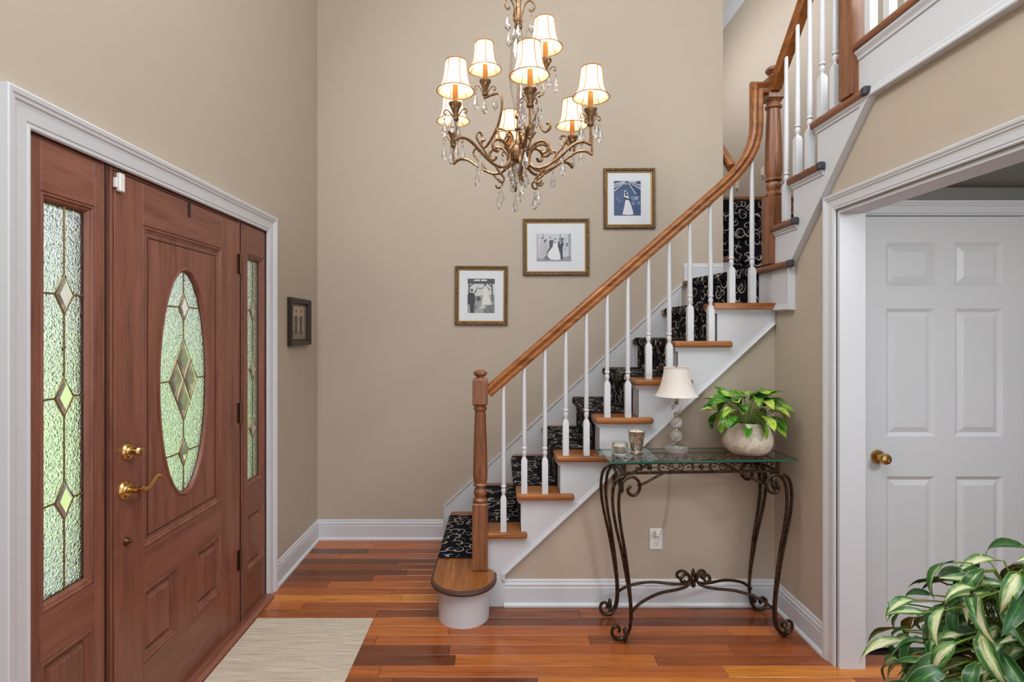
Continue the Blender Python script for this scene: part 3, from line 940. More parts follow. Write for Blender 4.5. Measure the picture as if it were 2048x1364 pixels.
# low base block above the landing
MB().sweep([(1.596, YB), (1.316, YB)], lambda a, b, h: (a, b, Z(9) + h), [(u, h * 0.9) for u, h in BB]).build('landing_baseboard', 'white_paint', st)
# stringer and fascia on the right wall
pts = [(2.985, 1.60), (2.785, 1.60), (2.785, 1.838), (2.19, 2.437), (-0.5, 2.437), (-0.5, ZU - TT), (2.344, ZU - TT), (2.344, Z(12) - TT)]
for n in (12, 11, 10):
    pts += [(NY[n] - 0.026, Z(n) - TT), (NY[n] - 0.026, Z(n - 1) - TT)]
pts += [(2.985, Z(9) - TT)]
pp = []
for p in pts:
    if not pp or abs(p[0] - pp[-1][0]) + abs(p[1] - pp[-1][1]) > 1e-5: pp.append(p)
MB().prism(pp, right, 0.0, 0.020).build('stringer', 'white_paint', st)
ST = [(0, 0), (0, 0.032), (0.006, 0.034), (0.012, 0.030), (0.018, 0.028), (0.030, 0.027), (0.036, 0.022), (0.036, 0)]
MB().sweep([(-0.5, 2.425), (2.185, 2.425), (2.79, 1.822)], right, ST).build('stringer_moulding', 'white_paint', st)
MB().sweep([(2.788, 1.812), (2.788, 1.602), (2.984, 1.602)], right, [(u * 0.8, h) for u, h in ST]).build('stringer_moulding', 'white_paint', st)
MB().box(1.447, 1.53, -0.5, 2.374, ZU - TT, ZU).build('balcony_nosing', 'dark_oak_y', st, bevel=0.012, bseg=2)
MB().sweep([(1.474, 2.33), (1.474, -0.5)], lambda a, b, h: (a, b, ZU - TT - h), [(0, 0), (-0.018, 0), (-0.016, 0.008), (-0.006, 0.022), (-0.004, 0.034), (0, 0.034)]).build('cove_moulding', 'white_paint', st)

# ---- carpet runners
def runner(path, y0, y1, name, label, shift=None):
    """path: list of (x, z, moves) - a strip of carpet between y0 and y1"""
    v = []; uv = []; L = 0
    rows = []
    NYS = 8
    for i, p in enumerate(path):
        if i: L += math.hypot(p[0] - path[i - 1][0], p[1] - path[i - 1][1])
        for j in range(NYS + 1):
            yy = y0 + (y1 - y0) * j / NYS
            x = p[0] + (shift(yy) if p[2] else 0)
            v.append((x, yy, p[1])); uv.append((yy, L))
    w_ = NYS + 1
    fs = [(i * w_ + j, (i + 1) * w_ + j, (i + 1) * w_ + j + 1, i * w_ + j + 1) for i in range(len(path) - 1) for j in range(NYS)]
    return v, uv, fs
def step_path(n, xn, xnext, moves, t=0.005):
    z = Z(n); rx = xn + 0.026 - t
    zl = z - TT - 0.005
    p = [(rx, Z(n - 1) + t, moves)] if n > 1 else [(rx, 0.06, moves)]
    p += [(rx, zl - 0.006, moves), (rx - 0.006, zl, moves), (xn + 0.002, zl, moves), (xn - t - 0.002, zl + 0.010, moves), (xn - t - 0.003, z - TT / 2, moves), (xn - t - 0.001, z - 0.006, moves), (xn + 0.001, z + t - 0.001, moves), (xn + 0.012, z + t, moves)]
    return p
path = []
for n in range(1, 9):
    path += step_path(n, NOSE[n], None, False)
    nx = (NOSE[n + 1] + 0.026) if n < 8 else None
    if nx:
        path.append(((NOSE[n] + nx) / 2, Z(n) + 0.005, False))
        path.append((nx - 0.009, Z(n) + 0.005, False))
path.append((1.24, Z(8) + 0.005, False))
p9 = step_path(9, 0.0, None, True)
path += p9 + [(0.20, Z(9) + 0.005, True)]
v, uv, fs = runner(path, 3.115, 3.82, '', '', nose9)
mb = MB(); mb.add(v, fs)
rn = mb.build('stair_runner', ['stair_carpet', 'carpet_edge'], None, smooth=True, uv=uv, recalc=False)
so = rn.modifiers.new('thickness', 'SOLIDIFY'); so.thickness = 0.009; so.offset = 0; so.material_offset_rim = 1
tag(rn, 'dark stair runner with cream vine scrolls on the lower flight', 'carpet')
path = []
for k in range(1, 5):
    z = Z(9 + k); y0 = RY[k]; t = 0.005
    ry = y0 + 0.024 - t; zl = z - TT - 0.005
    path += [(ry, Z(8 + k) + t), (ry, zl - 0.006), (ry - 0.006, zl), (y0 + 0.002, zl), (y0 - t - 0.002, zl + 0.010), (y0 - t - 0.003, z - TT / 2)]
    if k < 4:
        path += [(y0 - t - 0.001, z - 0.006), (y0 + 0.001, z + t - 0.001), (y0 + 0.012, z + t), (RY[k + 1] + 0.012, z + t)]
path = [(3.25, Z(9) + 0.005)] + path[:-3]
v = []; uv = []; L = 0
for i, p in enumerate(path):
    if i: L += math.hypot(p[0] - path[i - 1][0], p[1] - path[i - 1][1])
    for xx in (1.765, 2.1, 2.45):
        v.append((xx, p[0], p[1])); uv.append((xx + 3.3, L))
mb = MB(); mb.add(v, [(i * 3 + j, (i + 1) * 3 + j, (i + 1) * 3 + j + 1, i * 3 + j + 1) for i in range(len(path) - 1) for j in range(2)])
rn = mb.build('stair_runner', ['stair_carpet', 'carpet_edge'], None, smooth=True, uv=uv, recalc=False)
so = rn.modifiers.new('thickness', 'SOLIDIFY'); so.thickness = 0.009; so.offset = 0; so.material_offset_rim = 1
tag(rn, 'dark scroll-patterned carpet on the rear steps behind the corner newel', 'carpet')

# ---- railings
def sqstack(mb, prof, c):
    """stack of squares (half width, z)"""
    v = []
    for h, z in prof:
        v += [(c[0] - h, c[1] - h, z), (c[0] + h, c[1] - h, z), (c[0] + h, c[1] + h, z), (c[0] - h, c[1] + h, z)]
    k = len(prof)
    fs = [(j * 4 + i, j * 4 + (i + 1) % 4, (j + 1) * 4 + (i + 1) % 4, (j + 1) * 4 + i) for j in range(k - 1) for i in range(4)]
    fs += [(3, 2, 1, 0), tuple(range(4 * k - 4, 4 * k))]
    mb.add(v, fs)
    return mb
def cbox(mb, half, z0, z1, c, ch=0.006):
    return sqstack(mb, [(half - ch, z0), (half, z0 + ch), (half, z1 - ch), (half - ch, z1)], c)
def baluster(parent, x, y, z0, z1):
    mb = MB()
    c = (x, y, 0)
    sqstack(mb, [(0.0158, z0), (0.0158, z0 + 0.176), (0.0105, z0 + 0.192)], c)
    H = z1 - z0
    pr = [(0.0105, 0.190), (0.0088, 0.197), (0.0086, 0.202), (0.0125, 0.212), (0.0135, 0.221), (0.0110, 0.231), (0.0092, 0.236), (0.0146, 0.239), (0.0146, 0.247), (0.0108, 0.251), (0.0125, 0.265), (0.0128, 0.32), (0.0118, 0.5 * (0.3 + H)), (0.0092, H - 0.01), (0.0086, H)]
    mb.lathe([(r, z0 + h) for r, h in pr], c, 12)
    return mb.build('baluster', 'white_paint', parent, smooth=True)
HR = [(-0.030, -0.020), (-0.030, 0.020), (-0.022, 0.026), (-0.010, 0.026), (-0.004, 0.023), (0.002, 0.028), (0.014, 0.033), (0.024, 0.029), (0.031, 0.016), (0.033, 0.0), (0.031, -0.016), (0.024, -0.029), (0.014, -0.033), (0.002, -0.028), (-0.004, -0.023), (-0.010, -0.026), (-0.022, -0.026)]
rl = thing('stair_railing', (0, 0, 0), 'oak handrail with white balusters along the lower flight', 'railing')
# starting newel
c = (-0.107, 2.982, 0)
mb = MB(); cbox(mb, 0.0415, Z(1) + 0.0005, 0.567, c)
mb.lathe([(0.030, 0.562), (0.039, 0.572), (0.040, 0.580), (0.034, 0.588), (0.027, 0.594), (0.033, 0.606), (0.037, 0.620), (0.034, 0.634), (0.025, 0.646), (0.024, 0.652), (0.038, 0.656), (0.039, 0.664), (0.033, 0.672), (0.038, 0.690), (0.0395, 0.72), (0.038, 0.80), (0.0345, 0.92), (0.031, 1.02), (0.029, 1.062), (0.036, 1.068), (0.037, 1.076), (0.030, 1.083), (0.030, 1.094)], c, 20)
cbox(mb, 0.0415, 1.090, 1.237, c, 0.010)
mb.lathe([(0.026, 1.234), (0.021, 1.240), (0.021, 1.246), (0.031, 1.252), (0.038, 1.261), (0.037, 1.270), (0.027, 1.279), (0.010, 1.284), (0.001, 1.285)], c, 20, cap=False)
mb.build('newel_post', 'dark_oak_z', rl, smooth=True)
# handrail with gooseneck
xzy = lambda yc: (lambda a, b, h: (a, yc + h, b))
HRP = [(-0.067, 1.160), (0.5, 1.657), (1.10, 2.182), (1.20, 2.270), (1.255, 2.322), (1.30, 2.374), (1.340, 2.432), (1.368, 2.492), (1.383, 2.552), (1.3875, 2.610), (1.3875, 2.805), (1.446, 2.805)]
MB().sweep(HRP, xzy(2.978), HR).build('handrail', 'oak_x', rl, smooth=True)
def rail_z(x):
    for i in range(len(HRP) - 1):
        if HRP[i][0] <= x <= HRP[i + 1][0]:
            t = (x - HRP[i][0]) / (HRP[i + 1][0] - HRP[i][0]); return HRP[i][1] + t * (HRP[i + 1][1] - HRP[i][1])
    return HRP[0][1]
for i in range(13):
    px = 1007 + 41.42 * i
    x = (px - 1000) * 2.972 / FPX
    n = max(k for k in NOSE if NOSE[k] < x + 0.005)
    zt = rail_z(x) - 0.026 if i < 12 else 2.395
    if i == 12: zt = rail_z(x) - 0.022
    baluster(rl, x, 2.972, Z(n), zt)
# corner newel
c = (1.487, 2.992, 0)
mb = MB(); cbox(mb, 0.0435, Z(9) + 0.0005, 2.222, c)
mb.lathe([(0.032, 2.218), (0.042, 2.226), (0.043, 2.236), (0.035, 2.244), (0.030, 2.252), (0.037, 2.268), (0.040, 2.284), (0.033, 2.298), (0.030, 2.304), (0.041, 2.308), (0.042, 2.318), (0.037, 2.324), (0.043, 2.345), (0.044, 2.39), (0.0415, 2.50), (0.0375, 2.62), (0.034, 2.695), (0.042, 2.702), (0.043, 2.714), (0.036, 2.720), (0.034, 2.730), (0.042, 2.742)], c, 22)
cbox(mb, 0.043, 2.738, 2.872, c, 0.012)
mb.lathe([(0.028, 2.868), (0.022, 2.876), (0.022, 2.886), (0.033, 2.894), (0.041, 2.905), (0.040, 2.916), (0.028, 2.926), (0.010, 2.932), (0.001, 2.933)], c, 20, cap=False)
mb.build('newel_post', 'dark_oak_z', rl, smooth=True)

ru = thing('stair_railing', (0, 0, 0), 'oak handrail with white balusters on the upper flight at the top right', 'railing')
yz = lambda xc: (lambda a, b, h: (xc + h, a, b))
URP = [(2.955, 2.80), (2.33, 2.80 + 0.625 * 0.975)]
MB().sweep(URP, yz(1.478), [(-u, h) for u, h in HR]).build('handrail', 'oak_y', ru, smooth=True)
for yy, n in ((2.82, 10), (2.713, 11), (2.607, 11), (2.506, 12), (2.408, 12)):
    baluster(ru, 1.468, yy, Z(n), 2.80 + (2.955 - yy) * 0.975 - 0.03)
rb = thing('balcony_railing', (0, 0, 0), 'square oak post and white balusters of the upper balcony edge', 'railing')
mb = MB(); cbox(mb, 0.0415, Z(12) + 0.0005, 3.58, (1.484, 2.302, 0), 0.004); cbox(mb, 0.0415, 3.58, 3.75, (1.484, 2.302, 0), 0.01)
mb.lathe([(0.022, 3.75), (0.040, 3.77), (0.036, 3.79), (0.001, 3.80)], (1.484, 2.302, 0), 16, cap=False)
mb.build('newel_post', 'dark_oak_z', rb)
for i in range(7):
    baluster(rb, 1.478, 2.19 - 0.107 * i, ZU, ZU + 0.90)
MB().sweep([(2.26, ZU + 0.93), (1.0, ZU + 0.93)], yz(1.478), [(-u, h) for u, h in HR]).build('handrail', 'oak_y', rb, smooth=True)
# wall rail of the rear flight
wr = thing('wall_handrail', (1.602, 3.95, 2.6), 'short oak wall handrail end peeking past the back wall corner', 'handrail')
o = MB().sweep([(3.955, 2.665), (4.95, 3.64)], yz(1.668), HR).build('handrail', 'oak_y', None, smooth=True); rel(o, wr)
for yy in (4.2, 4.8):
    zz = 2.665 + (yy - 3.955) * 0.98 - 0.03
    o = MB().tube(bez([(1.601, yy, zz - 0.03), (1.64, yy, zz - 0.035), (1.668, yy, zz)], 4), 0.007, 8).build('bracket', 'dull_brass', None, smooth=True); rel(o, wr)

# ================================================================== CHANDELIER
CH = (0.079, 2.36, 2.25)
ch = thing('chandelier', CH, 'bronze chandelier with lit cream bell shades and crystal drops', 'chandelier')
RA = 0.316
rz_ = lambda pts: [(r, 0, z) for r, z in pts]
def build_arm():
    mb = MB()
    mb.tube(rz_([(RA, 0.078), (RA, -0.004)]), 0.0055, 8)
    main = [(RA + 0.001, -0.002), (RA - 0.03, 0.014), (RA - 0.07, 0.008), (RA - 0.115, -0.022), (RA - 0.16, -0.052), (RA - 0.205, -0.070), (RA - 0.245, -0.064), (RA - 0.268, -0.034), (RA - 0.264, 0.006), (RA - 0.240, 0.036), (RA - 0.206, 0.042), (RA - 0.182, 0.024), (RA - 0.186, -0.002), (RA - 0.205, -0.008), (RA - 0.212, 0.004)]
    p = bez(rz_(main), 5)
    mb.tube(p, 0.0064, 8)
    mb.tube(bez(rz_([(RA - 0.168, -0.056), (RA - 0.142, -0.020), (RA - 0.116, 0.006), (RA - 0.100, 0.030), (RA - 0.106, 0.048), (RA - 0.122, 0.050), (RA - 0.128, 0.038)]), 4), [0.0045] * 20 + [0.0045, 0.0045, 0.005, 0.006, 0.0065], 7)
    mb.tube(bez(rz_([(RA - 0.195, -0.070), (RA - 0.215, -0.094), (RA - 0.238, -0.112), (RA - 0.236, -0.130), (RA - 0.218, -0.134), (RA - 0.210, -0.122)]), 4), 0.0046, 7)
    mb.tube(bez(rz_([(RA - 0.262, 0.01), (RA - 0.285, 0.04), (RA - 0.283, 0.075), (RA - 0.262, 0.085), (RA - 0.252, 0.07)]), 4), 0.004, 7)
    mb.tube(rz_([(RA - 0.255, -0.055), (0.02, -0.04)]), 0.005, 7)
    return mb.build('arm', 'antique_bronze', ch, smooth=True)
arm0 = build_arm()
def build_upper(r2):
    mb = MB()
    k = r2 / 0.19
    mb.tube(rz_([(r2, 0.308), (r2, 0.292)]), 0.0055, 8)
    mb.tube(bez(rz_([(r2 + 0.006, 0.295), (r2 - 0.03 * k, 0.296), (r2 - 0.07 * k, 0.295), (r2 - 0.088 * k, 0.285), (r2 - 0.098 * k, 0.255), (r2 - 0.092 * k, 0.20), (r2 - 0.07 * k, 0.145), (r2 - 0.03 * k, 0.095), (r2, 0.072), (r2 + 0.022, 0.085), (r2 + 0.018, 0.105), (r2 + 0.004, 0.104)]), 5), 0.0056, 8)
    mb.tube(bez(rz_([(r2 - 0.07 * k, 0.145), (r2 - 0.09 * k, 0.08), (r2 - 0.12 * k, 0.02), (0.02, -0.02)]), 5), 0.005, 7)
    mb.tube(bez(rz_([(r2 - 0.05 * k, 0.115), (r2 - 0.08 * k, 0.135), (0.07, 0.115), (0.055, 0.085), (0.07, 0.068), (0.085, 0.08)]), 4), 0.0042, 7)
    return mb.build('upper_arm', 'antique_bronze', ch, smooth=True)
# cup, sleeve, shade, bulb prototypes at the cup bottom
mb = MB()
mb.lathe([(0.004, -0.002), (0.012, 0.0), (0.0145, 0.004), (0.0145, 0.009), (0.010, 0.012), (0.0105, 0.022), (0.0155, 0.040), (0.022, 0.056), (0.027, 0.064), (0.0265, 0.068), (0.006, 0.066)], (0, 0, 0), 14)
for a in (45, 135, 225, 315):
    ca, sa = math.cos(R(a)), math.sin(R(a))
    mb.tube(bez([(r * ca, r * sa, z) for r, z in ((0.012, 0.014), (0.020, 0.030), (0.032, 0.043), (0.043, 0.042), (0.047, 0.032), (0.041, 0.026), (0.036, 0.031))], 3), 0.0028, 6)
cup0 = mb.build('candle_cup', 'antique_bronze', ch, smooth=True)
sl0 = MB().lathe([(0.0105, 0.066), (0.0105, 0.140)], (0, 0, 0), 12).build('candle_sleeve', 'candle_sleeve', ch, smooth=True)
SP = [(0.0735, 0.0), (0.0640, 0.010), (0.0555, 0.026), (0.0492, 0.046), (0.0455, 0.070), (0.0432, 0.094), (0.0422, 0.118)]
sh0 = MB().lathe(SP, (0, 0, 0.116), 36, cap=False).build('lamp_shade', 'chandelier_shade', ch, smooth=True)
mb = MB()
for a in range(6):
    t = 2 * PI * a / 6 + 0.3
    mb.tube([((r + 0.0004) * math.cos(t), (r + 0.0004) * math.sin(t), 0.116 + z) for r, z in SP], 0.0019, 5)
for r, z in ((0.0737, 0.0), (0.0424, 0.118)):
    mb.tube([(r * math.cos(2 * PI * i / 36), r * math.sin(2 * PI * i / 36), 0.116 + z) for i in range(36)], 0.0021, 6, closed=True)
pi0 = mb.build('shade_piping', 'shade_piping', sh0, smooth=True)
bu0 = MB().lathe([(0.004, 0.138), (0.010, 0.148), (0.013, 0.162), (0.011, 0.176), (0.004, 0.192), (0.001, 0.196)], (0, 0, 0), 12, cap=False).build('bulb', 'bulb', ch, smooth=True)
# crystal: bead and faceted teardrop on a wire
mb = MB()
mb.lathe([(0.0008, -0.020), (0.005, -0.015), (0.0008, -0.009)], (0, 0, 0), 6, cap=False)
mb.lathe([(0.0008, -0.022), (0.003, -0.028), (0.0075, -0.042), (0.0118, -0.058), (0.0112, -0.066), (0.006, -0.074), (0.0008, -0.077)], (0, 0, 0), 8, cap=False)
mb.tube([(0, 0, 0.002), (0, 0, -0.024)], 0.0007, 4)
cr0 = mb.build('crystal_drop', 'crystal', ch)
cr0.hide_render = False
_first = {'arm': True, 'cup': True, 'cr': True}
def put(src, loc, rot=(0, 0, 0), parent=ch):
    if src.name not in _first:
        _first[src.name] = 1
        src.location = loc; src.rotation_euler = rot
        return src
    o = inst(src, parent, loc, rot)
    if src is cr0: o.scale = (1.18, 1.18, 1.18)
    return o
def light_point(phi, r, zb, k):
    x, y_ = r * math.cos(phi), r * math.sin(phi)
    put(cup0, (x, y_, zb), (0, 0, phi))
    put(sl0, (x, y_, zb))
    tilt = ((0.02, 0.015), (-0.02, 0.01), (0.01, -0.02))[k % 3]
    if sh0.name not in _first:
        _first[sh0.name] = 1
        sh0.location = (x, y_, zb); sh0.rotation_euler = (tilt[0], tilt[1], phi)
    else:
        s_ = inst(sh0, ch, (x, y_, zb), (tilt[0], tilt[1], phi))
        inst(pi0, s_)
    put(bu0, (x, y_, zb))
    ld = bpy.data.lights.new('chandelier_bulb_light', 'POINT')
    ld.energy = BULB_W; ld.color = (1.0, 0.84, 0.64); ld.shadow_soft_size = 0.016
    lo = bpy.data.objects.new('bulb_light', ld); COL.objects.link(lo); lo.parent = ch; lo.location = (x, y_, zb + 0.165)
    for a in (45, 135, 225, 315):
        aa = phi + R(a)
        if a == 135 and k % 2: continue
        put(cr0, (x + 0.044 * math.cos(aa), y_ + 0.044 * math.sin(aa), zb + 0.026), (0, 0, aa))
ANG = [R(-84 + 60 * i) for i in range(6)]
for k, phi in enumerate(ANG):
    put(arm0, (0, 0, 0), (0, 0, phi))
    light_point(phi, RA, 0.074, k)
    for r, z in ((RA - 0.225, -0.136), (RA - 0.118, -0.026)):
        put(cr0, (r * math.cos(phi), r * math.sin(phi), z), (0, 0, phi))
for k, (phi, r2) in enumerate(((R(140), 0.19), (R(-32), 0.13))):
    ua = build_upper(r2); ua.rotation_euler = (0, 0, phi)
    light_point(phi, r2, 0.304, k + 1)
# stem, vase, hub, finial
MB().lathe([(0.004, -0.03), (0.012, 0.02), (0.017, 0.055), (0.010, 0.066), (0.009, 0.100), (0.017, 0.106), (0.009, 0.113), (0.008, 0.15), (0.016, 0.158), (0.014, 0.170), (0.006, 0.176), (0.006, 0.535), (0.016, 0.540), (0.018, 0.548), (0.010, 0.556), (0.018, 0.566), (0.012, 0.574), (0.0105, 0.60), (0.0105, 0.66), (0.020, 0.668), (0.024, 0.676), (0.010, 0.69), (0.005, 0.72)], (0, 0, 0), 16).build('stem', 'antique_bronze', ch, smooth=True)
MB().lathe([(0.012, 0.172), (0.019, 0.20), (0.032, 0.26), (0.041, 0.33), (0.0425, 0.38), (0.037, 0.44), (0.026, 0.49), (0.015, 0.53), (0.013, 0.536)], (0, 0, 0), 24, cap=False).build('glass_column', 'vase_glass', ch, smooth=True)
MB().lathe([(0.006, -0.040), (0.030, -0.026), (0.036, -0.004), (0.034, 0.024), (0.028, 0.036), (0.012, 0.044)], (0, 0, 0), 20).build('hub', 'antique_bronze', ch, smooth=True)
MB().ball((0, 0, -0.058), 0.024, seg=12, rings=8, sz=0.85).build('crystal_ball', 'crystal', ch)
MB().lathe([(0.004, -0.080), (0.015, -0.084), (0.015, -0.092), (0.010, -0.096), (0.010, -0.104), (0.006, -0.110), (0.003, -0.118)], (0, 0, 0), 14).build('finial', 'antique_bronze', ch, smooth=True)
hk = [(0.012, 0.556), (0.016, 0.60), (0.026, 0.635), (0.046, 0.652), (0.066, 0.640), (0.070, 0.618), (0.058, 0.604), (0.047, 0.614)]
for a in (-15, 105, 215):
    ph = R(a)
    MB().tube(bez([(r * math.cos(ph), r * math.sin(ph), z) for r, z in hk], 5), 0.0042, 7).build('top_scroll', 'antique_bronze', ch, smooth=True)
    put(cr0, (0.056 * math.cos(ph), 0.056 * math.sin(ph), 0.604))
    put(cr0, (0.044 * math.cos(ph + 0.9), 0.044 * math.sin(ph + 0.9), 0.56))
for a in range(6):
    ph = R(a * 60 + 10)
    put(cr0, (0.034 * math.cos(ph), 0.034 * math.sin(ph), -0.026 if a % 2 else -0.05))
MB().tube([(0, 0, 0.70), (0, 0, 2.80)], 0.005, 8).build('suspension_rod', 'antique_bronze', ch)
MB().lathe([(0.06, 2.849), (0.058, 2.835), (0.03, 2.81), (0.008, 2.795)], (0, 0, 0), 20).build('ceiling_canopy', 'antique_bronze', ch, smooth=True)

# ================================================================== PICTURES
def P2(pts):
    return pts
def picture(loc, rect_, f, mats, prof_o, prof_i, printrect, board, layers, label, tilt=0.0, beads=True, depth=0.0):
    a0, a1, b0, b1 = rect_
    ca, cb = (a0 + a1) / 2, (b0 + b1) / 2
    ct, sn = math.cos(tilt), math.sin(tilt)
    g = lambda a, b, h: f(ca + (a - ca) * ct - (b - cb) * sn, cb + (a - ca) * sn + (b - cb) * ct, h + 0.001)
    t = thing('picture_frame', f(ca, b0, 0), label, 'picture', 'framed photographs')
    r4 = rect(a0, a1, b0, b1)
    rel(MB().sweep(r4, g, prof_o, closed=True).build('frame', mats[0], None), t)
    rel(MB().sweep(r4, g, prof_i, closed=True).build('inner_frame', mats[1], None), t)
    if beads:
        mb = MB()
        for (p, q) in zip(r4, r4[1:] + r4[:1]):
            d = math.hypot(q[0] - p[0], q[1] - p[1]); N = int(d / 0.0125)
            for i in range(N):
                s = (i + 0.5) / N
                a = p[0] + (q[0] - p[0]) * s; b = p[1] + (q[1] - p[1]) * s
                nx, nz = -(q[1] - p[1]) / d, (q[0] - p[0]) / d
                a += nx * 0.007; b += nz * 0.007
                k = 0.0045
                mb.add([g(a - k, b, .022), g(a, b - k, .022), g(a + k, b, .022), g(a, b + k, .022), g(a, b, .0275)], [(0, 1, 4), (1, 2, 4), (2, 3, 4), (3, 0, 4)])
        rel(mb.build('beading', mats[0], None, recalc=False), t)
    iu = max(u for u, h in prof_i)
    rel(MB().prism(rect(a0 + iu - 0.004, a1 - iu + 0.004, b0 + iu - 0.004, b1 - iu + 0.004), g, 0.001, 0.005).build('mat_board', board, None), t)
    p0, p1, q0, q1 = printrect
    mb = MB(); names = []
    W, H = p1 - p0, q1 - q0
    for i, (col, poly) in enumerate(layers):
        tn = tone(*col)
        if tn not in names: names.append(tn)
        h = 0.0054 + i * 0.00005
        pts = [(p0 + x * W, q1 - yy * H) for x, yy in poly]
        mb.add([g(a, b, h) for a, b in pts], [tuple(range(len(pts)))], names.index(tn))
    pr = mb.build('photo_print', names, None, recalc=False)
    rel(pr, t)
    rel(MB().add([g(a, b, 0.0085) for a, b in rect(a0 + iu - 0.002, a1 - iu + 0.002, b0 + iu - 0.002, b1 - iu + 0.002)], [(0, 1, 2, 3)]).build('picture_glass', 'picture_glass', None, recalc=False), t)
    return t
PO = [(0, 0), (0, 0.017), (0.004, 0.023), (0.014, 0.022), (0.020, 0.013), (0.020, 0)]
PI_ = [(0.020, 0), (0.020, 0.013), (0.023, 0.016), (0.028, 0.012), (0.031, 0.005), (0.031, 0)]
def circ(x, y, rx, ry=None, n=10):
    ry = ry or rx
    return [(x + rx * math.cos(2 * PI * i / n), y + ry * math.sin(2 * PI * i / n)) for i in range(n)]
full = [(0, 0), (1, 0), (1, 1), (0, 1)]
D1 = [((206, 210, 208), full), ((150, 154, 152), [(0, .55), (.3, .5), (1, .46), (1, 1), (0, 1)]), ((118, 122, 120), [(.2, .78), (1, .74), (1, 1), (.2, 1)]),
      ((160, 162, 158), [(.25, 1), (.45, .7), (.6, .7), (.62, 1)]), ((96, 98, 98), [(.60, .8), (.64, .8), (.66, 1), (.60, 1)]), ((96, 98, 98), [(.78, .78), (.82, .78), (.9, 1), (.84, 1)]),
      ((62, 66, 72), [(0, 0), (1, 0), (1, .15), (0, .15)]), ((226, 228, 226), [(.20, .065), (.28, .025), (.45, .025), (.45, .065)]), ((226, 228, 226), [(.49, .065), (.49, .025), (.66, .025), (.74, .065)]),
      ((56, 60, 64), [(.03, .15), (.08, .15), (.08, .6), (.03, .6)]), ((56, 60, 64), [(.87, .15), (.92, .15), (.94, .66), (.90, .66)]), ((56, 60, 64), [(.08, .25), (.08, .2), (.18, .15), (.22, .15)]), ((56, 60, 64), [(.87, .25), (.87, .2), (.78, .15), (.74, .15)]),
      ((70, 72, 70), [(.3, .56), (.42, .5), (.5, .6), (.38, .68)]),
      ((222, 220, 212), [(.60, .24), (.71, .25), (.74, .38), (.88, .70), (.86, .76), (.52, .77), (.54, .62), (.60, .38)]), ((200, 198, 190), [(.52, .77), (.68, .79), (.66, .86), (.44, .88)]),
      ((120, 112, 104), [(.33, .27), (.35, .25), (.46, .28), (.60, .24), (.60, .27), (.46, .31)]), ((120, 112, 104), [(.71, .25), (.76, .24), (.79, .30), (.86, .29), (.84, .32), (.78, .33)]), ((54, 50, 50), circ(.645, .18, .045, .05)), ((150, 140, 130), circ(.645, .205, .025, .03)),
      ((30, 34, 38), [(.0, .47), (.06, .40), (.24, .42), (.28, .50), (.28, .64), (.25, .76), (.22, 1), (.11, 1), (.08, .76), (.0, .74)]), ((40, 44, 48), [(.24, .42), (.30, .33), (.34, .30), (.33, .36), (.28, .42)]), ((186, 176, 166), circ(.17, .36, .05, .05)), ((36, 34, 34), circ(.155, .33, .05, .035)), ((150, 146, 142), [(.30, .28), (.36, .25), (.36, .28), (.33, .31)])]
picture(None, (-0.322, 0.054, 1.538, 1.958), back, ('frame_bronze', 'frame_gold'), PO, PI_, (-0.232, -0.038, 1.622, 1.868), 'mat_board', D1,
        'gilt-framed wedding photo of couple under a pergola, lowest on the stair wall', tilt=-0.006)
D2 = [((202, 208, 218), full), ((150, 152, 162), [(0, .84), (1, .84), (1, 1), (0, 1)]), ((180, 182, 192), [(0, 0), (.05, 0), (.05, .9), (0, .9)]), ((150, 156, 168), [(.18, 0), (.21, 0), (.21, .2), (.18, .2)]), ((120, 126, 138), [(.67, 0), (.695, 0), (.695, .2), (.67, .2)]),
      ((156, 162, 174), [(.91, 0), (.99, 0), (.99, .85), (.93, .85)]), ((112, 116, 124), [(.2, .86), (.3, .74), (.36, .86), (.4, .95), (.2, .94)])]
for x, yb, c2, hd in ((.16, .90, (196, 190, 194), .17), (.27, .76, (188, 184, 192), .24)):
    D2 += [((c2), [(x - .035, hd + .08), (x + .045, hd + .08), (x + .06, .45), (x + .07, yb), (x - .10, yb), (x - .06, .45)]), ((70, 70, 78), circ(x + .005, hd - .01, .030, .038)), ((190, 180, 178), circ(x + .008, hd + .015, .020, .03))]
